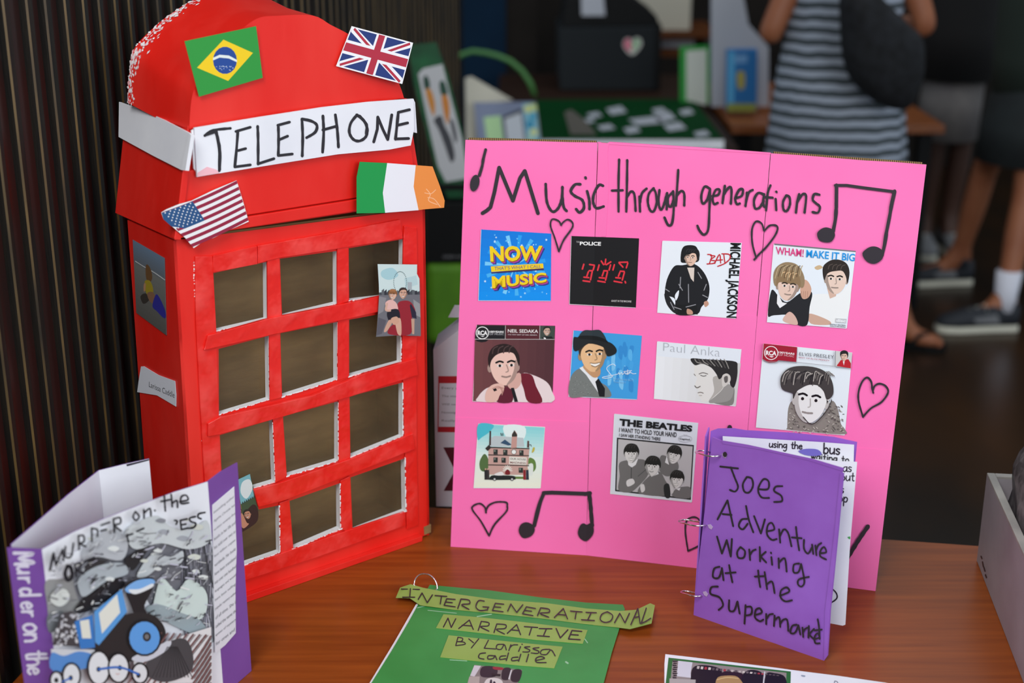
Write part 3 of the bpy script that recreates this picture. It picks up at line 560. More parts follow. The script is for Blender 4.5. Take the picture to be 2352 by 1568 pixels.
BOARD_INK = [
 (E, 31, [('-', (285, 655), (322, 632)), ('-', (322, 632), (352, 605), (385, 480), (425, 272)), ('-', (425, 272), (540, 550)), ('-', (540, 550), (600, 360), (640, 300)), ('-', (640, 300), (690, 460), (750, 655))]),
 (E, 23, [((815, 410), (825, 560), (870, 640), (920, 612), (950, 530), (955, 435)), ((953, 500), (965, 600), (990, 635)), ((1105, 412), (1060, 415), (1025, 470), (1060, 510), (1122, 545), (1135, 610), (1100, 648), (1070, 620)),
   ((1162, 470), (1180, 545), (1182, 620)), ('-', (1148, 355), (1150, 362)), ((1295, 425), (1260, 420), (1220, 490), (1212, 560), (1240, 612), (1300, 598))]),
 (E, 20, [((1430, 205), (1425, 400), (1425, 640)), ('-', (1370, 465), (1460, 462)), ((1498, 210), (1495, 420), (1490, 640)), ((1495, 520), (1530, 472), (1558, 500), (1568, 635)), ('-', (1600, 515), (1605, 640)), ((1605, 565), (1620, 490), (1660, 448)),
   ((1720, 445), (1680, 490), (1670, 560), (1690, 630), (1722, 635), (1745, 560), (1735, 480), (1715, 447)), ((1768, 460), (1760, 560), (1778, 625), (1802, 590), (1830, 490)), ('-', (1832, 485), (1828, 622)),
   ((1878, 478), (1842, 520), (1840, 578), (1862, 600), (1885, 540), (1880, 478)), ((1882, 470), (1887, 620), (1872, 740), (1840, 752), (1810, 690)), ((1925, 292), (1915, 450), (1905, 590)), ((1915, 505), (1950, 468), (1975, 492), (1975, 590))]),
 (F, 20, [((185, 340), (140, 322), (112, 400), (125, 465), (162, 430), (185, 350)), ((186, 345), (180, 520), (170, 680), (135, 725), (98, 690), (80, 650)), ((205, 402), (255, 390), (265, 347), (232, 352), (207, 420), (220, 468), (250, 458)),
   ((310, 315), (300, 380), (290, 460)), ((300, 390), (345, 327), (365, 347), (360, 465)), ((395, 420), (450, 400), (460, 347), (430, 350), (397, 420), (410, 468), (435, 463)), ((495, 372), (490, 430), (482, 485)), ((490, 435), (510, 372), (543, 350)),
   ((636, 388), (590, 375), (555, 430), (562, 502), (600, 498), (635, 440)), ((638, 385), (630, 450), (638, 490)), ((692, 312), (668, 380), (655, 520)), ('-', (642, 410), (710, 415)), ('-', (735, 425), (740, 518)), ('-', (740, 364), (743, 368)),
   ((825, 395), (797, 450), (802, 515), (830, 525), (855, 470), (850, 410), (825, 395)), ('-', (932, 385), (915, 450), (905, 540)), ((915, 455), (960, 387), (990, 402), (977, 540)), ((1102, 390), (1060, 385), (1045, 430), (1072, 460), (1105, 490), (1090, 540), (1045, 535))]),
 (E, 24, [((312, 122), (292, 200), (282, 260), (258, 340))]),
 (F, 30, [('-', (1245, 310), (1243, 500)), ((1243, 495), (1235, 600), (1215, 700)), ((1732, 360), (1705, 480), (1690, 570), (1660, 720)), ((1662, 715), (1645, 820), (1625, 900))]), (F, 25, [('-', (1235, 312), (1330, 312)), ('-', (1330, 312), (1480, 333), (1730, 365))]),
 (E, 14, [((945, 755), (922, 718), (870, 705), (855, 760), (890, 860), (925, 975)), ((925, 975), (965, 880), (1035, 780), (1038, 732), (1000, 707), (962, 730), (943, 755))]),
 (F, 16, [((637, 690), (617, 630), (570, 615), (537, 680), (540, 800), (572, 920)), ((555, 935), (600, 885), (660, 825), (735, 722), (748, 655), (690, 647), (640, 692))]),
 (H, 18, [((2132, 575), (2122, 535), (2112, 470), (2075, 432), (2030, 470), (1996, 560), (1996, 660), (2037, 800)), ((2037, 798), (2110, 720), (2210, 660), (2270, 570), (2245, 510), (2190, 490), (2145, 512), (2127, 555))]),
 (I, 15, [((365, 938), (355, 890), (310, 857), (250, 882), (252, 920), (320, 1010), (392, 1138)), ((392, 1138), (440, 1040), (540, 930), (550, 880), (540, 847), (455, 845), (395, 870), (370, 905), (365, 938))]),
 (I, 34, [((868, 770), (830, 870), (785, 1050)), ('-', (868, 765), (940, 762), (1225, 772)), ('-', (1225, 775), (1272, 766)), ((1266, 772), (1278, 900), (1290, 1050))]),
 (I, 15, [((2232, 1090), (2222, 1000), (2170, 975), (2112, 1010), (2102, 1110), (2125, 1270)), ((2125, 1270), (2240, 1212), (2330, 1120))]),
 (H, 44, [('-', (795, 895), (790, 990))]), (J, 26, [((1172, 672), (1112, 760), (1060, 845)), ((1060, 845), (1020, 900), (985, 930))])]
BOARD_BLOBS = [[(1150, 352)], disc(E((220, 402))[0], 10.5, 19.5, 0.22), blob(F((1082, 715), (1120, 675), (1165, 664), (1215, 685), (1232, 730), (1205, 780), (1160, 790), (1100, 770))), blob(F((1462, 880), (1520, 830), (1580, 826), (1630, 860), (1632, 920), (1590, 960), (1545, 968), (1490, 940))),
 blob(I((650, 1090), (670, 1040), (720, 1020), (775, 1045), (790, 1090), (760, 1140), (700, 1160), (665, 1135))), blob(I((1165, 1110), (1185, 1050), (1215, 1030), (1245, 1042), (1275, 1030), (1303, 1070), (1295, 1130), (1240, 1185), (1185, 1160)))]
quads = [[(1069, 321), (1373, 327), (1346, 1275), (1035, 1255)], [(1373, 327), (1770, 352), (1690, 1315), (1346, 1275)], [(1770, 352), (2128, 378), (2010, 1357), (1690, 1315)]]
lower = [[(1046, 958), (1353, 968), (1346, 1275), (1035, 1255)], [(1363, 700), (1739, 726), (1690, 1315), (1346, 1275)], [(1714, 1006), (2049, 1034), (2011, 1357), (1690, 1315)]]
def banded(name, c1, c2, period):                                      # corrugation seen on the cut edge of cardboard
    m = mat(name, c1, 0.85); nt = m.node_tree; g_ = nt.nodes.new('ShaderNodeNewGeometry'); sx = nt.nodes.new('ShaderNodeSeparateXYZ'); nt.links.new(g_.outputs['Position'], sx.inputs[0]); d_ = nt.nodes.new('ShaderNodeMath'); d_.operation = 'DIVIDE'; d_.inputs[1].default_value = period; nt.links.new(sx.outputs[0], d_.inputs[0])
    f_ = nt.nodes.new('ShaderNodeMath'); f_.operation = 'FRACT'; nt.links.new(d_.outputs[0], f_.inputs[0]); t_ = nt.nodes.new('ShaderNodeMath'); t_.operation = 'GREATER_THAN'; t_.inputs[1].default_value = 0.5; nt.links.new(f_.outputs[0], t_.inputs[0])
    mx = nt.nodes.new('ShaderNodeMix'); mx.data_type = 'RGBA'; nt.links.new(t_.outputs[0], mx.inputs[0]); mx.inputs[6].default_value = (*lin(c1), 1); mx.inputs[7].default_value = (*lin(c2), 1); nt.links.new(mx.outputs[2], nt.nodes['Principled BSDF'].inputs['Base Color'])
    return m
CORR = banded('corrugated_cut_edge', (158, 124, 78), (70, 52, 32), 0.0026)
for i_, pl_ in enumerate((plL, pm, plR)):
    m = MB()
    wav = [(p[0]+(0.7 if k_ in (0, 3) else -0.7)*(0 if (i_, k_) in ((0, 0), (0, 3), (2, 1), (2, 2)) else 1), p[1]) for k_, p in enumerate(quads[i_])]
    top = [lerp(wav[0], wav[1], t) for t in (0, .2, .4, .6, .8, 1)]; top = [(x, y+(0.8*math.sin(k*2.1+i_) if 0 < k < 5 else 0)) for k, (x, y) in enumerate(top)]
    bot = [lerp(wav[2], wav[3], t) for t in (0, .25, .5, .75, 1)]
    m.slab(pl_, top+bot, -0.0045, 0.0, 0, 1)
    m.slab(pl_, lower[i_], 0.0, 0.0004, 0)                           # overlapping lower sheet of card
    if i_ == 1: m.slab(pl_, [(1373, 326), (1392, 330), (1400, 326), (1600, 338), (1770, 351), (1770, 354), (1373, 330)], -0.0048, 0.0006, 0)
    if i_ == 0: m.slab(pl_, [(1076, 316.5), (1120, 317), (1370, 323.5), (1371, 333), (1074, 330)], -0.0046, -0.0006, 3)
    if i_ == 2: m.slab(pl_, [(1776, 348), (2119, 373), (2118, 384), (1776, 360)], -0.0046, -0.0006, 3)
    if i_ == 1: m.slab(pl_, [(1375, 328), (1399, 329), (1396, 350), (1399, 420), (1392, 542), (1367, 546)], 0.0002, 0.0009, 0)
    sd = Side(i_)
    for fr, wd, sts in BOARD_INK: ink(m, sd, fr, sts, wd, (48, 42, 52), 2, 0.0010)
    for bl in BOARD_BLOBS:
        if len(bl) > 2: m.art(sd, bl, (48, 42, 52), 2, 0.0010)
    m.build('board_panel', [PINK, CARD, INK, CORR], board)
def cover(fr, *pts, col=(240, 242, 246)):
    m = MB(); m.lift = 0.0014; q = fr(*pts)
    m.art(FB, q, (238, 238, 242), 0, 0.0013); m.art(FB, [(x-0.9, y+0.9) for x, y in q], (236, 236, 240), 0, 0.0013); m.art(FB, q, col, 0, 0.0014)
    def k(pl, c): m.art(FB, pl, c, 0, 0.0014)
    return m, q, k
def done(m, label): m.build('album_cover', [GLOSS], board, label)
def tx(m, fr, body, pts, col, bold=0.0, sh=(0, 0)): text(m, FB, body, fr(*pts), col, 0, 0.0014, bold, sh)
def ln(m, fr, pts, wd, col, sm=True): stroke(m, FB, fr(*pts), wd/fr.k, col, 0, 0.0014, sm)
rs = random.Random(21)
# blue cover, yellow block lettering
m, q, k = cover(E, (275, 790), (862, 825), (858, 1388), (252, 1385), col=(8, 132, 232))
gradient(m, FB, q, (14, 124, 222), (10, 146, 240), 8)
c0 = E((560, 1090))[0]
for i in range(15):
    a_ = i/15*6.283+0.2; r1 = 150
    pl = [c0, (c0[0]+70*math.cos(a_), c0[1]+70*math.sin(a_)), (c0[0]+70*math.cos(a_+0.13), c0[1]+70*math.sin(a_+0.13))]
    k(pl, ((70, 178, 244), (120, 204, 250), (40, 158, 240))[i % 3])
for i in range(34):
    k(star(bil(q, rs.uniform(.05, .95), rs.choice((rs.uniform(.03, .22), rs.uniform(.8, .97), rs.uniform(.25, .8)))), rs.uniform(1.2, 3.6), rs.uniform(0, 1)), rs.choice(((160, 222, 252), (110, 200, 250), (210, 240, 254))))
for body, pts in (('NOW', ((345, 930), (788, 925), (778, 1050), (352, 1062))), ('MUSIC', ((362, 1182), (818, 1150), (822, 1232), (366, 1285)))):
    for s_, c_, bo in (((5.5, 6.5), (52, 40, 110), .05), ((4, 5), (88, 66, 176), .05), ((2.5, 3.5), (214, 60, 130), .04), ((1.2, 2), (120, 84, 30), .045), ((0, 0), (244, 210, 30), .035)): tx(m, E, body, pts, c_, bo, s_)
k(E((352, 1105), (360, 1160), (800, 1130), (797, 1108), (360, 1150)), (60, 40, 90)); k(E((355, 1100), (793, 1075), (797, 1115), (360, 1146)), (244, 208, 30))
tx(m, E, "THAT'S WHAT I CALL", ((385, 1103), (776, 1086), (776, 1110), (385, 1134)), (112, 96, 130), .012)
done(m, 'bright blue square cover with yellow block lettering')
# black cover, red digits
m, q, k = cover(E, (1030, 845), (1597, 865), (1570, 1445), (1015, 1415), col=(24, 22, 24))
tx(m, E, 'THE', ((1070, 888), (1098, 888), (1098, 902), (1070, 902)), (190, 190, 190)); tx(m, E, 'POLICE', ((1102, 892), (1279, 895), (1277, 927), (1100, 922)), (244, 244, 244), .03)
for a_ in (((1134, 1082), (1122, 1122)), ((1182, 1084), (1222, 1090)), ((1222, 1098), (1212, 1130)), ((1180, 1136), (1205, 1136)), ((1172, 1145), (1160, 1180)), ((1135, 1190), (1175, 1194)), ((1204, 1145), (1190, 1212)), ((1128, 1220), (1184, 1228)),
           ((1262, 1088), (1250, 1132)), ((1280, 1055), (1300, 1085)), ((1318, 1040), (1312, 1082)), ((1322, 1086), (1360, 1062)), ((1358, 1088), (1346, 1130)), ((1302, 1136), (1332, 1138)), ((1300, 1146), (1288, 1180)), ((1264, 1194), (1306, 1198)), ((1332, 1148), (1316, 1215)), ((1252, 1222), (1312, 1232)),
           ((1390, 1086), (1378, 1130)), ((1430, 1072), (1462, 1106)), ((1430, 1066), (1500, 1064)), ((1502, 1074), (1490, 1112)), ((1440, 1140), (1472, 1142)), ((1436, 1150), (1424, 1182)), ((1402, 1194), (1440, 1198)), ((1474, 1150), (1456, 1214)), ((1388, 1224), (1452, 1236)), ((1480, 1226), (1484, 1238))):
    ln(m, E, a_, 13, (228, 52, 66), False)
tx(m, E, 'GHOST IN THE MACHINE', ((1366, 1380), (1533, 1386), (1531, 1402), (1364, 1396)), (210, 206, 206), .012)
done(m, 'black square cover with red digital strokes')
# white cover: man in a black jacket, red scrawl, tall black lettering on its edge
m = MB(); m.lift = 0.0014; q = E((1795, 885))+F((452, 793), (403, 1425))+E((1752, 1485))
def k(pl, c): m.art(FB, pl, c, 0, 0.0014)
k([(x-.9, y+.9) for x, y in q], (236, 236, 240)); k(q, (232, 238, 246))
X = E
k(blob(X((1890, 1100), (1960, 1090), (2060, 1080), (2140, 1150), (2185, 1260), (2175, 1370), (2120, 1440), (2080, 1500), (1905, 1500), (1900, 1380), (1850, 1350), (1812, 1340), (1830, 1210))), (26, 26, 30))
k(X((1905, 1420), (2080, 1420), (2090, 1503), (1900, 1496)), (20, 20, 22)); k(blob(X((1808, 1330), (1850, 1350), (1920, 1470), (1890, 1490), (1830, 1420))), (30, 30, 34)); k(blob(X((1930, 1300), (1898, 1340), (1905, 1385), (1925, 1350))), (232, 238, 246))
k(X((2000, 1110), (2060, 1110), (2055, 1230), (2030, 1200)), (220, 206, 196)); k(blob(X((2000, 1455), (2040, 1470), (2045, 1500), (2000, 1498))), (196, 150, 128)); k(blob(X((2140, 1400), (2170, 1390), (2180, 1420), (2150, 1440))), (196, 150, 128))
for a_ in (((1945, 1190), (1940, 1280)), ((1930, 1250), (1960, 1300)), ((1860, 1400), (1890, 1460)), ((1890, 1440), (1950, 1460)), ((1990, 1440), (2070, 1420)), ((2090, 1150), (2120, 1200)), ((2160, 1250), (2140, 1300)), ((2010, 1250), (2012, 1400)), ((2130, 1340), (2170, 1360)), ((1820, 1290), (1850, 1310))): ln(m, X, a_, 7, (150, 150, 156))
k(blob(X((1955, 960), (1990, 925), (2070, 930), (2095, 990), (2090, 1060), (1965, 1070), (1945, 1040))), (22, 20, 22)); head(m, FB, X, 2030, 1030, 50, (226, 190, 170), (24, 22, 24), 0.08, -0.4, 0.0, cut='big')
text(m, FB, 'MICHAEL JACKSON', F((446, 796), (409, 1422), (296, 1418), (330, 792)), (16, 16, 18), 0, 0.0014, .03)
for a_ in (((165, 890), (200, 900), (180, 968)), ((190, 900), (228, 905), (190, 935), (230, 945), (215, 965), (160, 970)), ((225, 965), (265, 890), (275, 962)), ((235, 940), (290, 935)), ((300, 885), (310, 960)), ((285, 885), (345, 890), (352, 925), (310, 965), (250, 990))): ln(m, F, a_, 9, (196, 26, 40))
done(m, 'white cover with a man in a black jacket')
# white cover: two men, pink and blue heading
m, q, k = cover(F, (722, 798), (1407, 860), (1332, 1508), (665, 1455), col=(230, 238, 246))
X = F
k(X((722, 798), (1407, 860), (1405, 872), (724, 812)), (120, 120, 126))
k(blob(X((1060, 1000), (1100, 980), (1130, 1000), (1085, 1020))), (206, 178, 140)); k(blob(X((960, 1290), (1040, 1230), (1150, 1220), (1250, 1230), (1340, 1150), (1368, 1120), (1340, 1400), (1210, 1470), (1000, 1440), (1000, 1350))), (238, 240, 240))
k(blob(X((1010, 1390), (1080, 1400), (1190, 1450), (1180, 1480), (1030, 1470))), (206, 168, 148)); k(blob(X((700, 1190), (760, 1240), (830, 1290), (930, 1220), (1000, 1190), (1042, 1220), (1020, 1330), (1000, 1478), (915, 1478), (860, 1400), (720, 1400), (670, 1400))), (34, 34, 38))
k(X((750, 1210), (790, 1290), (830, 1300), (770, 1340), (745, 1300)), (238, 238, 240)); k(blob(X((800, 1420), (850, 1370), (900, 1410), (920, 1476), (860, 1474), (800, 1450))), (216, 178, 164)); k(blob(X((955, 1110), (1000, 1110), (1035, 1180), (1010, 1250), (960, 1260), (940, 1190))), (210, 166, 144))
for j_ in range(4): ln(m, X, ((952+j_*17, 1200), (958+j_*15, 1255)), 5, (178, 132, 112))
k(X((1165, 1170), (1250, 1180), (1240, 1240), (1190, 1260)), (214, 180, 162)); head(m, FB, X, 1240, 1105, 88, (232, 206, 190), (44, 36, 32), 0.06, -0.3, 0.0, cut='quiff')
k(blob(X((715, 1080), (740, 1000), (820, 955), (920, 980), (975, 1080), (960, 1170), (860, 1120), (740, 1160))), (150, 128, 98)); head(m, FB, X, 838, 1165, 84, (230, 200, 184), (142, 116, 84), 0.12, 0.3, 0.1, cut='fringe')
for j_ in range(9): ln(m, X, ((730+j_*26, 1090-20*math.sin(j_)), (760+j_*24, 1000), (800+j_*20, 985)), 6, ((196, 176, 140), (96, 78, 56))[j_ % 2])
tx(m, F, 'WHAM!', ((736, 825), (972, 848), (968, 912), (738, 890)), (222, 60, 130), .015); tx(m, F, 'MAKE IT BIG', ((994, 850), (1403, 886), (1396, 948), (990, 915)), (24, 150, 226), .015)
for j_ in range(2): tx(m, F, ('DIGITALLY MASTERED', 'ANALOG RECORDING')[j_], ((1190, 1470+j_*14), (1322, 1480+j_*14), (1321, 1489+j_*14), (1189, 1479+j_*14)), (70, 70, 76), .02)
k(F((1240, 1425), (1330, 1430), (1326, 1465), (1236, 1460)), (196, 198, 202)); tx(m, F, 'disc', ((1244, 1430), (1324, 1436), (1321, 1460), (1242, 1454)), (236, 238, 242), .03)
done(m, 'pale cover with two men under a pink and blue heading')
# maroon cover: man resting chin on hand
def banner(fr, m, k, q, bc, tc, y1, names, inv):
    pass
m, q, k = cover(G, (250, 58), (938, 68), (913, 738), (215, 730), col=(92, 54, 58))
X = G
gradient(m, FB, G((232, 188), (930, 190), (913, 736), (217, 728)), (112, 66, 68), (82, 46, 52), 9, True)
k(blob(X((270, 735), (262, 690), (330, 620), (420, 600), (520, 620), (640, 490), (740, 500), (860, 560), (908, 640), (912, 735), (600, 738))), (232, 214, 216)); k(blob(X((640, 490), (730, 500), (770, 600), (825, 736), (700, 736), (660, 620), (640, 560))), (112, 26, 44))
k(blob(X((470, 620), (550, 620), (560, 736), (420, 733))), (96, 30, 48)); k(blob(X((520, 560), (620, 480), (640, 560), (600, 620), (540, 620))), (214, 168, 158)); k(X((548, 615), (575, 612), (612, 736), (580, 737)), (26, 24, 30))
head(m, FB, X, 490, 430, 122, (236, 196, 184), (40, 26, 26), -0.05, 0.5, 0.25); k(blob(X((330, 650), (380, 590), (450, 575), (490, 600), (480, 640), (450, 680), (420, 733), (330, 733))), (228, 184, 172))
for j_ in range(4): ln(m, X, ((385+j_*24, 620), (440+j_*16, 600+j_*6), (470, 640+j_*12)), 6, (186, 136, 126))
k(X((390, 625), (415, 615), (428, 635), (402, 646)), (36, 22, 24))
k(X((252, 66), (500, 68), (499, 184), (360, 184), (330, 208), (290, 214), (250, 204), (232, 184), (234, 130)), (28, 26, 30)); k(X((503, 68), (802, 68), (800, 186), (501, 184)), (84, 34, 42)); k(X((806, 68), (934, 70), (930, 187), (804, 186)), (62, 72, 66))
for a_ in (((232, 186), (930, 188)), ((501, 66), (499, 184)), ((803, 68), (801, 186))): ln(m, X, a_, 4, (206, 200, 200), False)
ln(m, X, [(298+54*math.cos(t*.3927), 131+52*math.sin(t*.3927)) for t in range(17)], 7, (240, 240, 240)); tx(m, G, 'RCA', ((256, 110), (344, 112), (342, 152), (256, 150)), (244, 244, 244), .04)
k(X((280, 158), (316, 158), (304, 166), (296, 164)), (240, 240, 240))
tx(m, G, '100YEARS', ((360, 112), (486, 114), (485, 131), (359, 130)), (240, 240, 240), .03); tx(m, G, 'OF MUSIC', ((360, 134), (486, 136), (485, 150), (359, 149)), (190, 190, 194))
tx(m, G, 'NEIL SEDAKA', ((522, 98), (788, 102), (786, 132), (521, 128)), (238, 232, 232), .012); tx(m, G, 'THE VERY BEST OF NEIL SEDAKA', ((521, 142), (780, 146), (779, 155), (520, 150)), (206, 196, 198), .02)
k(X((820, 180), (840, 160), (870, 165), (905, 160), (925, 187)), (24, 26, 26)); head(m, FB, X, 866, 118, 28, (206, 170, 152), (30, 26, 26), 0, 0.3, 0.5); k(X((838, 168), (856, 176), (856, 186), (838, 184)), (236, 236, 236))
done(m, 'maroon cover with a dark-haired man and a ring')
# blue cover: man in a hat
m, q, k = cover(G, (1100, 108), (1700, 155), (1657, 715), (1058, 688), col=(64, 158, 224)); X = G
for j_ in range(26):
    x, y = rs.uniform(1390, 1610), rs.uniform(190, 560); k(blob(X((x, y), (x+rs.uniform(20, 34), y+8), (x+rs.uniform(10, 30), y+rs.uniform(60, 120)), (x-4, y+rs.uniform(40, 110)))), rs.choice(((90, 178, 234), (52, 140, 210), (122, 194, 238), (70, 164, 228))))
k(blob(X((1062, 688), (1075, 520), (1150, 445), (1230, 480), (1330, 560), (1400, 610), (1420, 695), (1200, 692))), (118, 122, 120)); k(X((1150, 440), (1180, 425), (1310, 520), (1320, 660), (1210, 500)), (230, 232, 236)); k(X((1290, 560), (1318, 530), (1375, 620), (1372, 692), (1325, 690)), (24, 24, 28))
for j_ in range(60):
    x, y = rs.uniform(1085, 1290), rs.uniform(520, 685)
    if y > 470+(x-1085)*0.75 or x < 1180: k(disc(X((x, y))[0], .8, n=5), rs.choice(((84, 88, 86), (160, 164, 160), (140, 142, 140))))
k(blob(X((1180, 420), (1320, 430), (1330, 500), (1270, 520))), (196, 150, 110)); head(m, FB, X, 1270, 330, 108, (230, 186, 140), (60, 46, 36), -0.06, 0.6, 0.9)
k(blob(X((1100, 175), (1140, 170), (1300, 190), (1420, 215), (1475, 270), (1465, 315), (1395, 335), (1370, 262), (1230, 225), (1130, 290), (1098, 270))), (30, 34, 36)); k(blob(X((1150, 180), (1185, 112), (1260, 108), (1340, 112), (1392, 215), (1300, 192))), (44, 54, 60)); k(blob(X((1150, 182), (1160, 156), (1300, 160), (1388, 195), (1395, 220), (1300, 195))), (20, 22, 24))
for a_ in (((1468, 420), (1440, 405), (1390, 440), (1420, 490), (1440, 515), (1380, 530), (1355, 520), (1480, 495), (1495, 480), (1505, 495), (1520, 478), (1530, 495), (1550, 478), (1560, 492), (1600, 470)), ((1575, 455), (1570, 495), (1600, 480), (1620, 490), (1648, 488)), ((1540, 470), (1610, 462))): ln(m, X, a_, 5, (228, 240, 250))
tx(m, G, 'NOTHING BUT', ((1452, 528), (1625, 540), (1624, 556), (1451, 545)), (130, 190, 232)); tx(m, G, 'THE BEST', ((1452, 554), (1560, 562), (1559, 577), (1451, 569)), (130, 190, 232))
done(m, 'sky blue cover with a smiling man in a dark hat')
# pale cover: face looking left
m, q, k = cover(H, (122, 95), (905, 170), (853, 698), (92, 628), col=(226, 232, 240)); X = H
gradient(m, FB, H((112, 232), (898, 300), (853, 696), (94, 626)), (232, 234, 238), (206, 206, 204), 10, True)
k(blob(X((620, 600), (740, 520), (830, 520), (838, 600), (815, 690), (680, 680), (620, 650))), (128, 126, 122)); k(blob(X((700, 490), (800, 500), (835, 520), (800, 640), (660, 670), (600, 650))), (150, 148, 144))
k(blob(X((470, 300), (560, 290), (660, 350), (740, 430), (740, 520), (680, 590), (600, 650), (540, 660), (520, 620), (495, 585), (505, 550), (480, 530), (470, 505), (490, 440), (468, 405))), (222, 220, 216)); k(blob(X((640, 430), (740, 430), (730, 530), (660, 600), (600, 650), (650, 560))), (176, 172, 166))
k(blob(X((432, 256), (560, 262), (700, 270), (850, 285), (868, 340), (862, 440), (835, 525), (800, 500), (790, 420), (750, 400), (700, 450), (670, 400), (620, 340), (540, 305), (470, 318))), (40, 38, 38)); k(blob(X((725, 420), (765, 395), (800, 420), (798, 470), (745, 520), (725, 505))), (206, 202, 196)); k(blob(X((742, 430), (775, 420), (775, 470), (750, 480))), (96, 92, 90))
for j_ in range(9): ln(m, X, ((470+j_*34, 262), (490+j_*34, 290), (530+j_*32, 300+j_*6)), 8, ((150, 146, 140), (86, 82, 80))[j_ % 2])
ln(m, X, ((510, 400), (545, 388), (590, 400)), 8, (120, 114, 110)); ln(m, X, ((525, 412), (550, 420), (575, 415)), 7, (90, 86, 84)); ln(m, X, ((470, 510), (490, 528), (520, 515)), 9, (110, 104, 100)); ln(m, X, ((500, 575), (525, 570), (548, 578)), 8, (130, 120, 116)); ln(m, X, ((512, 600), (535, 600)), 6, (176, 168, 164)); ln(m, X, ((463, 400), (475, 414)), 6, (120, 116, 112))
tx(m, H, 'Paul Anka', ((178, 108), (708, 158), (704, 240), (176, 184)), (176, 180, 188), -.018)
done(m, 'white cover with grey lettering over a face in profile')
# white cover: red banner, man with a quiff in a knitted collar
m, q, k = cover(H, (1112, 115), (1937, 200), (1868, 968), (1042, 895), col=(228, 236, 242)); X = H
k(blob(X((1330, 900), (1340, 720), (1390, 650), (1480, 780), (1560, 860), (1660, 780), (1745, 650), (1800, 720), (1830, 860), (1865, 910), (1868, 962), (1600, 945), (1320, 916))), (140, 134, 126))
for j_ in range(150):
    x, y = rs.uniform(1330, 1850), rs.uniform(690, 950)
    if y > 880 or x < 1430 or x > 1650: ln(m, X, ((x, y), (x+12, y+rs.uniform(-10, 14))), 7, rs.choice(((86, 82, 78), (196, 190, 180), (104, 98, 92))))
head(m, FB, X, 1545, 655, 150, (232, 232, 230), (62, 58, 56), 0.14, -0.35, 0.05, (188, 184, 180), 'short', (150, 142, 138)); k(blob(X((1690, 540), (1740, 550), (1745, 600), (1715, 650), (1690, 620))), (214, 212, 208))
k(blob(X((1268, 500), (1275, 420), (1340, 350), (1450, 325), (1600, 340), (1700, 390), (1752, 480), (1758, 590), (1700, 640), (1668, 560), (1600, 500), (1520, 505), (1450, 540), (1390, 575), (1350, 570), (1290, 545))), (66, 62, 60))
for j_ in range(26): x = 1285+j_*17; ln(m, X, ((x, 470+30*math.sin(j_*1.3)), (x+20, 400+25*math.sin(j_)), (x+60, 370+j_*2)), 8, rs.choice(((176, 170, 162), (120, 114, 108), (36, 34, 34))))
ln(m, X, ((1745, 640), (1700, 740), (1600, 850), (1540, 862), (1480, 800)), 8, (60, 56, 54))
k(X((1112, 116), (1424, 150), (1414, 288), (1250, 272), (1220, 292), (1160, 294), (1100, 265)), (160, 24, 46)); k(X((1780, 186), (1936, 202), (1922, 348), (1778, 330)), (206, 206, 204))
ln(m, X, ((1100, 262), (1140, 285), (1416, 290), (1920, 345)), 4, (150, 150, 152), False); ln(m, X, ((1782, 186), (1778, 330)), 4, (120, 120, 120), False)
ln(m, X, [(1181+62*math.cos(t*.3927), 204+61*math.sin(t*.3927)) for t in range(17)], 7, (244, 236, 238)); tx(m, H, 'RCA', ((1132, 180), (1232, 186), (1229, 230), (1130, 224)), (246, 240, 240), .04); k(X((1160, 232), (1206, 236), (1190, 246), (1178, 244)), (244, 236, 238))
tx(m, H, '100YEARS', ((1250, 188), (1400, 204), (1398, 223), (1248, 207)), (240, 226, 228), .03); tx(m, H, 'OF MUSIC', ((1250, 212), (1396, 228), (1394, 244), (1248, 229)), (226, 190, 196))
tx(m, H, 'ELVIS PRESLEY', ((1444, 196), (1766, 226), (1763, 258), (1440, 226)), (70, 74, 78), -.005); tx(m, H, 'BEST OF ELVIS PRESLEY', ((1440, 240), (1726, 271), (1725, 282), (1439, 250)), (176, 60, 84), .01)
k(X((1790, 325), (1830, 270), (1900, 262), (1924, 300), (1922, 347)), (186, 30, 42)); head(m, FB, X, 1860, 238, 30, (226, 188, 168), (26, 24, 26), 0.1, -0.3, 0.2, cut='quiff'); k(X((1848, 282), (1866, 280), (1858, 320)), (240, 236, 236))
done(m, 'white cover with a red banner and a quiffed man')
# pale sky cover: tall brick house
m, q, k = cover(I, (300, 160), (880, 190), (842, 722), (260, 720), col=(226, 236, 226)); X = I
gradient(m, FB, q, (140, 212, 218), (222, 236, 232), 10, False, 0.005, .995, 0.01, .55); gradient(m, FB, q, (224, 236, 228), (234, 236, 220), 6, False, 0.005, .995, .55, .99)
k(blob(X((300, 165), (430, 172), (400, 230), (330, 280), (292, 300))), (74, 186, 206)); k(blob(X((520, 180), (700, 185), (690, 300), (560, 300))), (226, 240, 240))
k(blob(X((315, 560), (310, 490), (350, 425), (385, 470), (390, 560), (350, 580))), (84, 110, 66)); k(blob(X((740, 460), (790, 480), (800, 550), (760, 590), (735, 540))), (98, 130, 64)); k(blob(X((735, 520), (775, 515), (770, 610), (735, 600))), (222, 228, 222))
k(X((400, 290), (440, 268), (690, 285), (700, 365), (395, 360)), (186, 196, 200)); k(X((490, 330), (530, 300), (590, 345), (560, 352)), (52, 80, 108)); k(X((386, 362), (745, 375), (722, 608), (384, 606)), (196, 158, 150)); k(X((386, 362), (745, 375), (744, 384), (386, 374)), (40, 36, 36))
for y in (435, 522): k(X((384, y-6), (740, y+2), (740, y+10), (384, y+3)), (46, 40, 40))
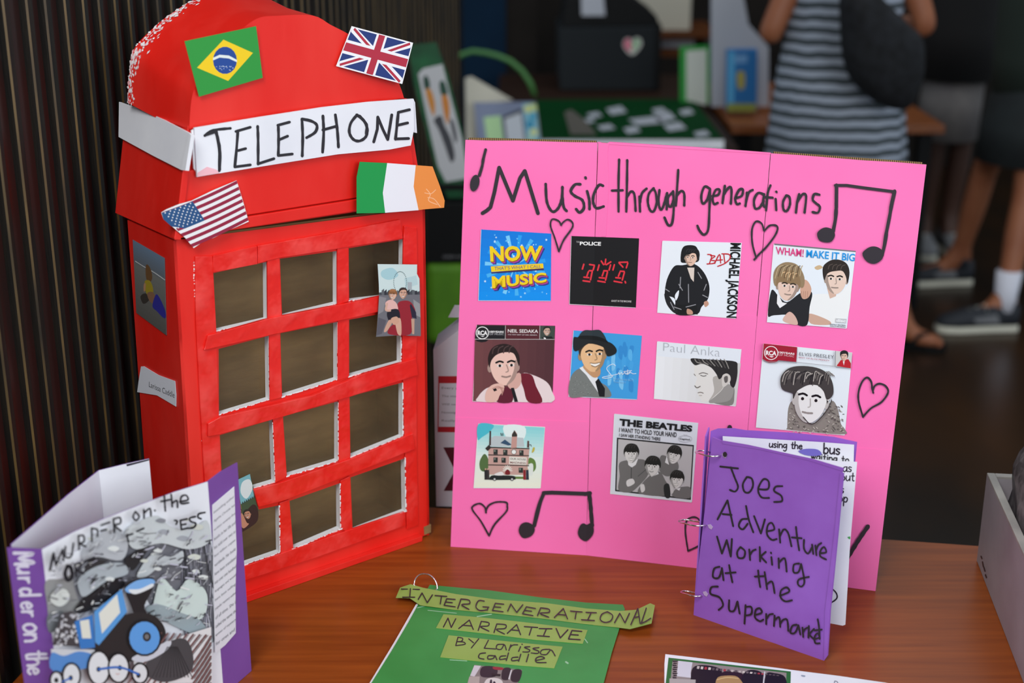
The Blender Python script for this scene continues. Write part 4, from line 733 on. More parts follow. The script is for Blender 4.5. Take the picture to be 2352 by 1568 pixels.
for x, y in ((430, 385), (515, 388), (655, 392), (430, 455), (500, 458), (650, 545)): k(X((x, y), (x+38, y+1), (x+37, y+45), (x, y+44)), (46, 50, 50)); k(X((x+6, y+5), (x+18, y+5), (x+18, y+22), (x+6, y+22)), (130, 140, 130))
k(X((583, 375), (590, 290), (592, 250), (615, 220), (637, 250), (632, 372)), (196, 150, 142)); k(X((590, 262), (612, 218), (638, 262), (634, 275), (592, 275)), (54, 50, 48)); k(X((396, 225), (410, 225), (408, 350), (392, 350)), (70, 56, 56)); k(X((725, 310), (742, 312), (742, 372), (722, 370)), (96, 72, 70))
k(disc(X((608, 408))[0], 6), (40, 36, 36)); k(disc(X((608, 408))[0], 5), (236, 238, 236)); k(X((568, 448), (722, 456), (716, 522), (566, 514)), (228, 224, 216)); tx(m, I, 'OUR HOUSE', ((576, 458), (714, 466), (712, 483), (575, 475)), (70, 60, 60), .01); tx(m, I, 'MADNESS', ((576, 490), (712, 497), (711, 515), (575, 508)), (110, 50, 48), .015)
for j_ in range(9): a_ = math.pi*(1+j_/8); ln(m, X, ((553, 570), (553+40*math.cos(a_), 572+46*math.sin(a_))), 7, (232, 228, 220), False)
k(blob(X((535, 605), (535, 575), (553, 560), (572, 575), (572, 605))), (120, 30, 40)); k(blob(X((395, 640), (420, 612), (520, 612), (610, 618), (622, 640), (600, 650), (410, 652))), (34, 36, 40)); k(blob(X((440, 600), (500, 580), (520, 610), (450, 612))), (226, 222, 222))
for x in (440, 592): k(disc(X((x, 646))[0], 4), (24, 24, 26)); k(disc(X((x, 646))[0], 2.4), (200, 202, 204))
k(X((620, 622), (690, 624), (690, 642), (622, 642)), (96, 124, 60))
for x, c_ in ((352, (40, 38, 42)), (372, (56, 50, 52)), (690, (140, 40, 48)), (715, (44, 50, 66))): k(X((x, 565), (x+20, 562), (x+24, 650), (x, 650)), c_); k(disc(X((x+10, 558))[0], 2), (200, 160, 140))
k(blob(X((775, 372), (790, 370), (785, 400), (765, 415))), (196, 180, 70)); ln(m, X, ((735, 350), (755, 345), (760, 360)), 5, (60, 50, 50)); ln(m, X, ((495, 245), (500, 265)), 7, (40, 36, 36)); ln(m, X, ((512, 245), (512, 265)), 7, (40, 36, 36)); k(X((358, 378), (392, 345), (412, 370), (380, 400)), (50, 44, 44))
done(m, 'pale sky cover with a brick house and a black car')
# white cover: heavy black heading over a framed group of four
m, q, k = cover(I, (1485, 75), (2215, 155), (2160, 845), (1450, 770), col=(218, 222, 232)); X = I
k(X((1506, 283), (2177, 348), (2150, 826), (1490, 750)), (26, 26, 30)); k(X((1518, 296), (2166, 360), (2140, 812), (1502, 738)), (188, 186, 188))
SU = (112, 110, 110)
for pts in (((1520, 740), (1530, 620), (1525, 510), (1590, 480), (1690, 470), (1760, 490), (1780, 600), (1700, 700), (1620, 760)), ((1870, 540), (1890, 440), (1960, 455), (2030, 490), (2040, 560), (1960, 620), (1900, 600)), ((1700, 770), (1720, 690), (1800, 610), (1880, 580), (1930, 660), (1950, 700), (1930, 790)), ((1990, 795), (2020, 730), (2090, 710), (2145, 720), (2138, 810))): k(blob(X(*pts)), SU)
k(X((1600, 480), (1690, 470), (1670, 520), (1635, 545), (1605, 520)), (226, 226, 228)); k(X((1800, 605), (1860, 570), (1870, 600), (1805, 625)), (226, 226, 228)); k(X((1940, 440), (1960, 520), (1925, 500)), (226, 226, 228)); k(X((2010, 725), (2060, 720), (2050, 745)), (226, 226, 228))
k(blob(X((1915, 700), (1960, 690), (1970, 800), (1925, 800))), (36, 36, 40)); k(blob(X((1590, 660), (1640, 640), (1660, 680), (1600, 710))), (216, 214, 214)); k(blob(X((1710, 700), (1740, 690), (1750, 740), (1720, 760))), (214, 212, 212)); k(blob(X((1970, 700), (1990, 690), (2000, 750), (1980, 770))), (206, 204, 204))
ln(m, X, ((1632, 540), (1630, 640)), 5, (50, 50, 52)); ln(m, X, ((1690, 620), (1760, 560)), 5, (70, 70, 72))
for cx, cy, r_, a_, t_, s_ in ((1632, 430, 56, 0.03, 0, 0.7), (2002, 440, 54, 0.25, -0.3, 0.5), (1815, 540, 58, 0.12, -0.4, 0.4), (2028, 655, 52, 0.1, -0.2, 0.6)):
    head(m, FB, X, cx, cy, r_, (214, 212, 210), (30, 28, 28), a_, t_, s_, cut='fringe')
tx(m, I, 'THE BEATLES', ((1530, 117), (2166, 178), (2160, 234), (1526, 180)), (22, 22, 26), .05); tx(m, I, 'I WANT TO HOLD YOUR HAND', ((1527, 196), (2028, 238), (2024, 280), (1524, 234)), (26, 26, 30), .015); tx(m, I, 'I SAW HER STANDING THERE', ((1527, 246), (1886, 282), (1883, 312), (1524, 274)), (28, 28, 32), .015)
ln(m, X, [(2100+60*math.cos(t*.3927), 294+28*math.sin(t*.3927)) for t in range(17)], 2.5, (150, 152, 160)); tx(m, I, 'Capitol', ((2052, 285), (2142, 292), (2140, 312), (2050, 304)), (40, 40, 46), .02); tx(m, I, '5112', ((2086, 254), (2118, 257), (2118, 264), (2086, 261)), (140, 142, 150))
done(m, 'white cover with a heavy heading over four men')
# ---------------------------------------------------------------- purple ring-bound booklet
p1, p2 = onz(1593, 1412), onz(1893, 1517)
pf = Pl(p1, Vector((p2-p1)).cross(Vector((0, 0, 1)))); zt = zat(p2, 1072)
pb2 = onz(1968, 1018, zt); pb1 = p1 + Vector((0.006, 0.016, 0)); pb = Pl(pb1, Vector((pb2.x-pb1.x, pb2.y-pb1.y, 0)).cross(Vector((0, 0, 1))))
bk_ = thing('ring_booklet', (p1.x, p1.y, TZ), 'purple ring-bound booklet standing open before the pink board, black handwriting on its cover', 'booklet')
m = MB(); m.slab(pf, J((205, 118), (262, 140), (430, 168), (620, 210), (830, 255), (1020, 312), (1003, 380), (955, 900), (900, 1508), (600, 1400), (300, 1298), (90, 1222), (120, 900), (160, 560)), -0.0016, 0.0)
m.slab(pf, J((1000, 345), (1018, 345), (985, 700), (935, 1200), (918, 1478), (898, 1506), (905, 1200), (965, 700)), -0.003, 0.0008)
m.slab(pf, J((262, 138), (430, 166), (620, 208), (830, 253), (1022, 310), (1016, 330), (800, 262), (500, 195), (270, 160)), 0.0, 0.0006)
ink(m, pf, J, [('-', (255, 300), (365, 312)), ((320, 305), (345, 370), (365, 425), (347, 455), (315, 445)), ((420, 365), (395, 410), (405, 455), (435, 460), (458, 420), (450, 375), (420, 365)), ((490, 440), (550, 440), (555, 392), (522, 380), (490, 440), (510, 490), (558, 495)), ((640, 422), (600, 425), (590, 452), (632, 480), (637, 515), (590, 520)),
 ('-', (238, 628), (300, 510), (335, 670)), ('-', (270, 595), (325, 600)), ((420, 625), (387, 630), (370, 668), (395, 690), (425, 655)), ((415, 545), (432, 630), (460, 708)), ('-', (465, 608), (507, 715), (532, 628)), ((545, 702), (590, 690), (575, 650), (550, 665), (545, 720), (575, 755), (605, 750)), ('-', (620, 690), (627, 772)), ((624, 735), (650, 690), (677, 715), (697, 795)),
 ((725, 675), (732, 740), (745, 820)), ('-', (700, 740), (760, 745)), ((775, 755), (775, 810), (800, 840), (825, 800)), ('-', (825, 785), (832, 842)), ('-', (845, 790), (852, 850)), ((850, 820), (862, 790), (882, 775)), ((875, 838), (912, 832), (900, 800), (878, 820), (875, 855), (912, 877)),
 ('-', (235, 735), (265, 840)), ('-', (265, 840), (295, 757)), ('-', (295, 757), (320, 858), (327, 750)), ((380, 800), (360, 830), (367, 865), (400, 865), (408, 825), (380, 800)), ('-', (435, 815), (440, 880)), ((440, 848), (455, 825), (475, 815)), ('-', (500, 800), (502, 888)), ('-', (537, 830), (505, 858)), ('-', (505, 858), (540, 895)), ('-', (572, 862), (577, 910)), ('-', (569, 834), (571, 838)),
 ('-', (617, 870), (619, 930)), ((620, 895), (655, 870), (667, 952)), ((745, 902), (712, 910), (710, 955), (740, 955), (757, 905)), ((757, 905), (777, 1010), (760, 1045), (737, 1030), (745, 1000), (805, 985)), ((250, 922), (217, 935), (210, 985), (245, 990), (265, 935)), ((265, 930), (275, 1005)), ((310, 912), (318, 960), (330, 1018)), ('-', (288, 962), (350, 957)),
 ((490, 945), (495, 1000), (503, 1048)), ('-', (470, 983), (528, 980)), ((530, 955), (537, 1000), (545, 1060)), ((545, 1030), (577, 1015), (592, 1085)), ((625, 1102), (682, 1077), (667, 1050), (632, 1070), (630, 1112), (660, 1137), (700, 1130)),
 ((240, 1045), (200, 1050), (195, 1090), (250, 1112), (272, 1160), (245, 1190)), ((310, 1130), (310, 1190), (340, 1195), (360, 1140)), ((362, 1138), (375, 1212)), ((412, 1160), (405, 1275)), ((410, 1172), (447, 1172), (447, 1215), (410, 1225)), ((470, 1222), (512, 1207), (500, 1180), (475, 1192), (470, 1235), (500, 1260), (522, 1250)), ('-', (540, 1215), (540, 1278)), ((545, 1242), (560, 1220), (582, 1215)),
 ('-', (592, 1225), (588, 1290)), ((592, 1255), (620, 1235), (627, 1295)), ((628, 1275), (645, 1252), (670, 1252), (677, 1320)), ((730, 1282), (702, 1290), (690, 1330), (718, 1332), (740, 1287)), ((740, 1285), (752, 1342)), ('-', (765, 1300), (770, 1358)), ((770, 1328), (780, 1310), (797, 1300)), ('-', (805, 1290), (802, 1362)), ('-', (837, 1308), (805, 1342)), ('-', (805, 1342), (837, 1372)),
 ((840, 1372), (870, 1360), (860, 1335), (840, 1357), (845, 1395), (872, 1397)), ((860, 1248), (868, 1300), (872, 1370)), ('-', (840, 1317), (885, 1312))], 11.5, (34, 28, 38), 1, 0.0009)
m.art(pf, disc(J((284, 225))[0], 5, 6), (40, 26, 60), 1, 0.0009)
m.build('front_cover', [PURPLE, INK], bk_)
m = MB(); m.slab(pb, J((195, 82), (240, 66), (340, 64), (410, 76), (700, 92), (960, 118), (1105, 150)) + [(1930, 1402), (1600, 1398)], -0.0016, 0.0)
m.build('back_cover', [PURPLE], bk_)
m = MB(); hinge = [p1+Vector((0.0, 0.002, 0)), pb1]
m.hexa([Vector((p1.x, p1.y, TZ+.0004)), Vector((p1.x+.002, p1.y-.0008, TZ+.0004)), Vector((pb1.x+.002, pb1.y, TZ+.0004)), Vector((pb1.x, pb1.y, TZ+.0004))], [Vector((p1.x+.004, p1.y, zt-.008)), Vector((p1.x+.006, p1.y-.0008, zt-.008)), Vector((pb1.x+.006, pb1.y, zt-.002)), Vector((pb1.x+.004, pb1.y, zt-.002))])
m.build('spine_fold', [PURPLE], bk_)
pgA = p1+Vector((0.006, 0.006, 0)); pg2 = p2.lerp(Vector((pb2.x, pb2.y, TZ)), 0.72); pp = Pl(pg2, Vector((pg2.x-pgA.x, pg2.y-pgA.y, 0)).cross(Vector((0, 0, 1)))); pgB = p1+Vector((0.006, 0.011, 0)); pg3 = p2.lerp(Vector((pb2.x, pb2.y, TZ)), 0.86); pp2 = Pl(pg3, Vector((pg3.x-pgB.x, pg3.y-pgB.y, 0)).cross(Vector((0, 0, 1))))
m = MB(); m.slab(pp2, J((270, 112), (560, 130), (900, 150), (1086, 165), (1080, 400), (1030, 1230), (300, 1180)), -0.0003, 0, 0)
ey = (0.0, -4.4); 
for body, o_, ex, ey, wd in (('using the', J((560, 180))[0], (1.75, 0.10), (0.12, -1.75), 2.6), ('bus', J((898, 218))[0], (2.5, 0.2), (0.1, -2.6), 3.2), ('waiting to', J((820, 254))[0], (1.85, 0.18), (0.12, -1.7), 2.4)): hand(m, pp2, body, o_, ex, ey, wd, (36, 32, 42), 1, 0.0002)
m.art(pp2, blob(J((740, 205), (790, 190), (860, 195), (885, 225), (840, 235), (780, 228))), (120, 110, 196), 2, 0.0001)
m.build('page', [WHITEP, INK, PRINT], bk_)
m = MB(); m.slab(pp, J((300, 200), (1000, 268), (1060, 268), (1105, 272), (1060, 800), (1032, 1282), (1015, 1288), (930, 1272), (320, 1150)), -0.0003, 0, 0)
for body, o_ in (('as', (1018, 332)), ('out', (1005, 388)), ('s', (1002, 465)), ('op', (990, 520))): hand(m, pp, body, J(o_)[0], (2.1, 0.02), (0.1, -2.2), 2.6, (36, 32, 42), 1, 0.0002)
stroke(m, pp, J((935, 1045), (975, 1085), (978, 1120), (935, 1152)), 3, (40, 34, 44), 1, 0.0002)
m.art(pp, blob(J((1045, 740), (1062, 735), (1060, 752))), (80, 170, 90), 2, 0.0002)
m.build('page', [WHITEP, INK, PRINT], bk_)
for c_, w_ in (((218, 218), (80, 24)), ((125, 648), (88, 30)), ((110, 1088), (70, 26))):       # three binder rings
    a_ = pf.at(*J((c_[0]+w_[0]*.55, c_[1]+10))[0], 0.003); b_ = pf.at(*J((c_[0]-w_[0], c_[1]-4))[0], -0.004); q_ = pf.at(*J((c_[0]+w_[0]*.5, c_[1]+14))[0], -0.012)
    cen = (a_+q_)/2*0.35 + b_*0.65; u_ = (a_+q_)/2-cen; v_ = ((cen-EYEV).normalized()*0.97+Vector((0, 0, 0.16))).normalized()*u_.length*0.9
    m = MB(); m.tube([cen+u_*math.cos(t/22*6.2832)+v_*math.sin(t/22*6.2832)+Vector((0, 0, .0006*math.sin(t))) for t in range(22)], 0.0011, 7, 0, True); m.build('binder_ring', [STEEL], bk_, 'chrome ring', smooth=True)
for x, y in ((190, 672), (160, 1088), (278, 230)): m = MB(); m.slab(pf, J((x-14, y-10), (x+4, y-14), (x+20, y+4), (x+10, y+20), (x-6, y+10)), 0.0005, 0.0009); m.build('torn_punch_hole', [mat('torn_purple_card', (186, 160, 206), 0.7)], bk_, 'torn pale purple card round a punched hole')
# ---------------------------------------------------------------- book jacket standing at the lower left
fb = onz(536.5, 1541); zm = zat(fb, 1062)
tops = {k_: onz(*D(xy)[0], zm) for k_, xy in dict(flap=(1560, 120), fold=(1365, 245), spR=(275, 690), spL=(45, 680), bf=(650, 170), be=(980, 95)).items()}
def vp(a, b_): d = tops[b_]-tops[a]; return Pl(tops[a], Vector((d.x, d.y, 0)).cross(Vector((0, 0, 1))))
jk = thing('book_jacket', (tops['spR'].x, tops['spR'].y, TZ), 'purple and white handmade book jacket with a drawn train, standing open at the table edge', 'book jacket')
def face(m, pl, a, b_, toppx, mi, th=0.0012, side=None):
    f = [pl.at(*p) for p in toppx]; lo = [Vector((tops[b_].x, tops[b_].y, TZ+.0005)), Vector((tops[a].x, tops[a].y, TZ+.0005))]; f = f+lo; b2_ = [p-pl.n*th for p in f]
    m.poly(f, mi); m.poly(b2_[::-1], side if side is not None else mi); n = len(f)
    for i in range(n): m.tri([f[i], f[(i+1) % n], b2_[(i+1) % n], b2_[i]], side if side is not None else mi)
pfr = vp('spR', 'fold'); m = MB(); face(m, pfr, 'spR', 'fold', D((275, 690), (480, 578), (700, 482), (920, 398), (1150, 312), (1365, 245)), 0, 0.0012, 2)
g = lambda pts, c: m.art(pfr, blob(D(*pts)), c, 1, 0.0)
gp = lambda pts, c: m.art(pfr, D(*pts), c, 1, 0.0)
rs = random.Random(9)
g(((300, 900), (420, 880), (560, 800), (620, 900), (560, 1100), (400, 1120), (330, 1180), (310, 1060)), (150, 150, 150)); g(((310, 1130), (400, 1090), (430, 1160), (330, 1240)), (120, 124, 128))
g(((480, 880), (560, 720), (700, 600), (900, 620), (1000, 560), (1180, 560), (1380, 620), (1395, 1000), (1405, 1300), (1200, 1220), (1000, 1080), (900, 900), (700, 1000), (560, 1090)), (116, 116, 124))
for i in range(150):
    x, y = rs.uniform(1180, 1390), rs.uniform(620, 1200); L_ = rs.uniform(50, 140); dx = rs.uniform(-8, 18)
    if x > 1010+(900-y)*.1: stroke(m, pfr, D((x, y), (x+dx, min(y+L_, 1280))), rs.uniform(1.2, 2.8), rs.choice(((60, 60, 66), (150, 150, 160), (92, 92, 104), (176, 176, 190))), 1)
g(((820, 760), (900, 700), (985, 660), (930, 760), (870, 830)), (40, 38, 42)); g(((490, 1090), (560, 1000), (640, 940), (720, 880), (800, 880), (820, 930), (760, 990), (640, 1070), (540, 1110)), (34, 32, 36)); g(((560, 800), (640, 740), (740, 720), (730, 750), (640, 810), (570, 850)), (52, 50, 54))
for pts, c in ((((540, 700), (640, 600), (760, 560), (840, 640), (800, 760), (640, 740), (560, 780)), (186, 190, 196)), (((830, 560), (930, 500), (1040, 470), (1120, 540), (1260, 560), (1360, 500), (1375, 640), (1240, 690), (1060, 650), (900, 690), (840, 640)), (206, 212, 214)),
               (((520, 880), (640, 800), (800, 780), (840, 850), (700, 900), (560, 1000), (520, 960)), (176, 184, 190)), (((900, 860), (1000, 720), (1120, 740), (1200, 700), (1190, 780), (1060, 800), (960, 870)), (196, 202, 206)),
               (((330, 1000), (380, 950), (440, 960), (455, 1020), (400, 1065), (345, 1045)), (214, 218, 214)), (((1000, 1090), (1060, 880), (1160, 965), (1240, 885), (1350, 960), (1360, 1080), (1300, 1155), (1140, 1105), (1010, 1120)), (208, 222, 218)), (((960, 1090), (1040, 1050), (1200, 1110), (1320, 1160), (1400, 1300), (1250, 1240), (1120, 1180)), (156, 170, 176))): g(pts, c)
for i in range(110):                                                  # glittery flecks in the painted smoke
    x, y = rs.uniform(520, 1380), rs.uniform(490, 1180); r_ = rs.uniform(6, 30)
    if y < 700-(x-275)*0.41+35: continue
    if rs.random() < .45 and y < 900: g(((x-r_*1.6, y), (x-r_*.3, y-r_*.7), (x+r_*1.3, y-r_*.3), (x+r_, y+r_*.5), (x-r_*.2, y+r_*.6)), rs.choice(((226, 230, 228), (196, 200, 206), (168, 172, 180), (214, 218, 208), (140, 142, 150))))
    else: m.art(pfr, disc(D((x, y))[0], rs.uniform(.5, 1.5), n=6), (244, 246, 248), 1, 0.0)
for i in range(260):
    x, y = rs.uniform(320, 1385), rs.uniform(560, 1190)
    if y < 700-(x-275)*0.41+60: continue
    a_ = rs.uniform(-1.2, .3); L_ = rs.uniform(12, 60); c_ = rs.choice(((236, 238, 236), (206, 210, 214), (120, 122, 130), (84, 84, 92), (168, 172, 180), (196, 196, 212), (52, 52, 58)))
    if x+L_ < 1395: stroke(m, pfr, D((x, y), (x+L_*.5*math.cos(a_)+rs.uniform(-6, 6), y+L_*.5*math.sin(a_)), (x+L_*math.cos(a_), y+L_*math.sin(a_))), rs.uniform(.8, 3.4), c_, 1)
gp(((345, 1320), (370, 1210), (410, 1110), (470, 1095), (520, 1140), (525, 1330)), (70, 66, 70))
for i in range(60):
    x, y = rs.uniform(365, 520), rs.uniform(1110, 1325)
    if x > 345+(1320-y)*.3: m.art(pfr, disc(D((x, y))[0], rs.uniform(2.2, 3.8), n=9), rs.choice(((206, 206, 210), (186, 186, 194))), 1, 0.0)
g(((820, 930), (920, 880), (1010, 880), (1000, 960), (950, 1060), (970, 1130), (900, 1140), (860, 1060)), (38, 34, 38)); g(((620, 1330), (720, 1180), (860, 1110), (1000, 1120), (1080, 1200), (1080, 1300), (980, 1400), (820, 1430), (700, 1400)), (44, 40, 42))
gp(((490, 1165), (610, 1120), (625, 1335), (530, 1345)), (58, 122, 196)); gp(((525, 1160), (585, 1150), (600, 1275), (540, 1275)), (226, 226, 214)); gp(((620, 1100), (800, 950), (835, 1100), (650, 1320), (625, 1300)), (90, 156, 220)); gp(((650, 1110), (770, 985), (790, 1105), (670, 1245)), (228, 228, 218))
g(((825, 945), (900, 895), (1000, 885), (1010, 920), (900, 970), (840, 975)), (126, 176, 232)); g(((845, 955), (920, 950), (1000, 915), (1000, 940), (890, 985)), (228, 232, 236))
gp(((335, 1345), (620, 1350), (640, 1400), (345, 1480)), (206, 208, 214)); g(((340, 1370), (420, 1390), (520, 1360), (620, 1390), (610, 1460), (350, 1490)), (88, 140, 206))
gp(((880, 1420), (1100, 1290), (1388, 1200), (1394, 1568), (880, 1568)), (226, 224, 226))
for i in range(15):
    x = 1060+i*42
    if x > 1375: break
    stroke(m, pfr, D((x, 1240+i*2), (x-60, 1330), (x-130, 1420)), 4.2, (118, 84, 84), 1); stroke(m, pfr, D((x+14, 1240+i*2), (x-46, 1330), (x-116, 1420)), 1.1, (30, 28, 30), 1)
    stroke(m, pfr, D((x-110, 1390), (x-190, 1480), (x-260, 1568)), 4.2, (118, 84, 84), 1)
for i in range(8): y = 1262+i*44; stroke(m, pfr, D((1386, y), (1330, y+90), (1262, y+190)), 4.2, (118, 84, 84), 1); stroke(m, pfr, D((1390, y+12), (1340, y+92), (1276, y+190)), 1.1, (30, 28, 30), 1)
g(((960, 1440), (1130, 1290), (1240, 1300), (1265, 1480), (1110, 1560), (980, 1530)), (74, 72, 76)); g(((870, 1400), (1000, 1340), (1120, 1290), (1100, 1350), (980, 1420), (900, 1430)), (206, 208, 218))
for i in range(12): stroke(m, pfr, D((1100+i*6, 1330), (1000+i*24, 1530)), 1.4, (44, 42, 46), 1)
def wheel(c, rx, ry, col, hub):
    m.art(pfr, disc(D(c)[0], (rx+13)/D.k, (ry+13)/D.k), (30, 28, 32), 1, 0.0); m.art(pfr, disc(D(c)[0], rx/D.k, ry/D.k), col, 1, 0.0); m.art(pfr, disc(D(hub)[0], 5, 6), (40, 40, 44), 1, 0.0)
wheel((950, 1272), 100, 108, (96, 158, 226), (965, 1264)); m.art(pfr, disc(D((965, 1264))[0], 9.5, 11), (50, 46, 50), 1, 0.0); m.art(pfr, disc(D((965, 1264))[0], 5, 6), (120, 118, 120), 1, 0.0)
wheel((470, 1520), 52, 75, (222, 224, 228), (465, 1535)); wheel((650, 1470), 66, 105, (226, 228, 232), (648, 1478)); wheel((780, 1470), 62, 90, (224, 226, 230), (788, 1468)); wheel((920, 1505), 46, 60, (222, 224, 228), (910, 1518)); wheel((370, 1550), 34, 50, (222, 224, 228), (370, 1550))
stroke(m, pfr, D((648, 1478), (788, 1466), (910, 1510)), 5, (56, 108, 190), 1); stroke(m, pfr, D((410, 1560), (465, 1535)), 4, (56, 108, 190), 1); stroke(m, pfr, D((762, 1505), (772, 1512), (785, 1505)), 1.2, (196, 120, 110), 1)
ink(m, pfr, D, [('-', (325, 828), (352, 712), (368, 795)), ('-', (368, 795), (412, 690)), ('-', (412, 690), (418, 765)), ((430, 672), (430, 738), (468, 735), (482, 650)), ('-', (515, 600), (520, 692)), ((515, 602), (548, 600), (552, 640), (522, 652), (565, 672)), ('-', (602, 552), (604, 640)), ((602, 552), (640, 562), (640, 605)),
 ('-', (665, 532), (722, 512)), ('-', (662, 570), (700, 560)), ('-', (745, 492), (752, 580)), ((745, 492), (788, 482), (790, 520), (752, 532), (797, 570)), ((890, 442), (875, 475), (893, 500), (915, 475), (890, 442)), ('-', (945, 430), (947, 485)), ((947, 452), (985, 422), (992, 470)), ('-', (1017, 434), (1019, 436)),
 ((1080, 338), (1083, 390), (1087, 438)), ('-', (1058, 376), (1117, 364)), ('-', (1125, 330), (1132, 410)), ((1132, 388), (1162, 370), (1167, 415)), ((1182, 377), (1235, 365), (1223, 335), (1192, 345), (1190, 388), (1240, 384)),
 ('-', (490, 792), (502, 870)), ((490, 792), (528, 780), (525, 817), (502, 827), (550, 850)), ('-', (830, 602), (872, 588)), ('-', (835, 602), (845, 642)), ('-', (900, 572), (945, 552)), ((1148, 500), (1165, 505), (1158, 525)), ('-', (1185, 500), (1192, 560)), ('-', (1185, 500), (1230, 490)), ('-', (1188, 530), (1222, 524)), ('-', (1192, 560), (1236, 550)),
 ((1285, 475), (1247, 485), (1255, 508), (1287, 520), (1275, 545), (1242, 552)), ((1347, 448), (1307, 457), (1302, 480), (1322, 490))], 13, (26, 26, 34), 1)
ink(m, pfr, D, [((442, 800), (427, 850), (445, 893), (473, 870), (467, 812), (442, 800))], 24, (26, 26, 34), 1); ink(m, pfr, D, [('-', (328, 826), (350, 725)), ('-', (560, 770), (620, 745))], 18, (28, 28, 36), 1)
m.build('front_cover', [WHITEP, PRINT, PURPLE2], jk)
psp = vp('spL', 'spR'); m = MB(); face(m, psp, 'spL', 'spR', D((45, 680), (275, 690)), 0)
y0 = 712
for ch, y, sc in (('M', 715, 10.5), ('u', 805, 10.5), ('r', 880, 10), ('d', 950, 11), ('e', 1040, 10), ('r', 1100, 10), ('o', 1185, 12), ('n', 1250, 11), ('t', 1365, 12), ('h', 1410, 11), ('e', 1470, 10)):
    o_ = D((92 + (y-715)*0.105 + (12 if ch != 'M' else 0), y))[0]; hand(m, psp, ch, o_, (0.10*sc/D.k*1.0, sc/D.k), (sc*1.35/D.k, -0.05*sc/D.k), 7.5 if ch == 'M' else 6.2, (228, 222, 240), 1)
m.build('spine', [PURPLE2, PRINT], jk)
pfl = vp('fold', 'flap'); m = MB(); face(m, pfl, 'fold', 'flap', D((1365, 245), (1450, 180), (1560, 120)), 0); m.build('front_flap', [PURPLE2], jk)
pts = D((1397, 400), (1540, 278), (1548, 500), (1556, 690), (1548, 950), (1550, 1240), (1480, 1320), (1415, 1372), (1405, 900)); m = MB(); m.slab(pfl, pts, 0.0006, 0.0012, 0)
for i, tx_ in enumerate(('bestselling author', 'Agatha Christie has', 'written seventy-five', 'books in her life and', 'has sold over two to', 'four billion copies', 'worldwide. Her books', 'have been translated', 'into over one hundred', 'languages and would', 'best best selling', 'popular mystery author', 'of all time. She is', 'called the name the', 'queen of mystery', 'for ones and')):
    y = 440+i*57.5; L_ = 1+0.0; x0 = 1404+i*1.0; x1 = 1404+min(140, 100+len(tx_)*2.0)+i*1.0; s_ = -0.80
    text(m, pfl, tx_, D((x0, y), (x1, y+(x1-x0)*s_), (x1, y+22+(x1-x0)*s_), (x0, y+22)), (96, 96, 104), 1, 0.0013)
m.build('blurb_slip', [WHITEP, PRINT], jk, 'white printed slip glued to the purple flap')
pbk = vp('spL', 'bf'); m = MB(); face(m, pbk, 'spL', 'bf', D((75, 658), (280, 480), (450, 330), (650, 172)), 0, 0.0014, 1); m.build('back_cover', [WHITEP, PURPLE2], jk)
pbf = vp('bf', 'be'); m = MB(); face(m, pbf, 'bf', 'be', D((650, 172), (800, 135), (980, 95)), 0, 0.0014, 1)
m.art(pbf, D((830, 132), (980, 97), (980, 106), (834, 145)), (36, 28, 48), 2, 0.0001); m.build('back_flap', [WHITEP, PURPLE2, PRINT], jk)
# ---------------------------------------------------------------- green booklet lying on the table
gt = Pl((0, 0, TZ+0.004), (0, 0, 1)); gb = thing('green_booklet', (0.0, 1.6, TZ), 'green booklet lying flat on the table with lime title strips', 'booklet')
def gp_(pts, lo, hi, name, mats, label=None, fr=None): m = MB(); m.slab(gt, pts, lo, hi, 0); return m
low = [(1362, 1640), (1325, 1735), (760, 1735), (812, 1640)]
m = MB(); m.slab(gt, [(988, 1356), (1200, 1374), (1424, 1402), (1412, 1450), (1378, 1571)]+low+[(847, 1571), (905, 1475), (955, 1388)], -0.0039, -0.0005, 0); m.build('pages', [WHITEP], gb, 'white pages under the cover')
m = MB(); m.slab(gt, K((495, 142), (560, 150), (950, 185), (1350, 240), (1700, 280), (1985, 296), (2000, 330), (1960, 470), (1900, 660), (1835, 905))+[(1367, 1640), (1330, 1733), (770, 1733), (822, 1640)]+K((40, 905), (200, 650), (330, 430), (410, 285)), -0.0004, 0.0006, 0); m.build('cover', [GREEN], gb)
def lift(pts, us, hs, th=0.0004):                                      # a paper strip with ends that curl up: px outline halves top/bottom
    pass
m = MB(); tp = K((265, 165), (345, 138), (440, 165), (700, 215), (1000, 255), (1400, 285), (1700, 325), (1960, 345), (2090, 335), (2195, 285), (2232, 300)); bt = K((232, 243), (340, 245), (420, 300), (680, 335), (1000, 365), (1370, 405), (1680, 445), (1930, 470), (2040, 484), (2150, 455), (2206, 440))
hs = [0.004, 0.006, 0.003, 0.0015, 0.0012, 0.0012, 0.0012, 0.0015, 0.004, 0.007, 0.009]
ut = [gt.at(*p, h) for p, h in zip(tp, hs)]; ub = [gt.at(*p, h*0.85) for p, h in zip(bt, hs)]; dn = Vector((0, 0, -0.0005))
for i in range(len(tp)-1):
    m.tri([ub[i], ub[i+1], ut[i+1], ut[i]]); m.tri([ut[i]+dn, ut[i+1]+dn, ub[i+1]+dn, ub[i]+dn])
class Strip1:
    def at(s, u, v, off=0):
        for i in range(len(tp)-1):
            if u <= (tp[i+1][0]+bt[i+1][0])/2 or i == len(tp)-2: break
        return plane3(ub[i], ub[i+1], ut[i+1]).at(u, v, off)
    def pieces(s, poly): return [(s, poly)]
S1_ = Strip1()
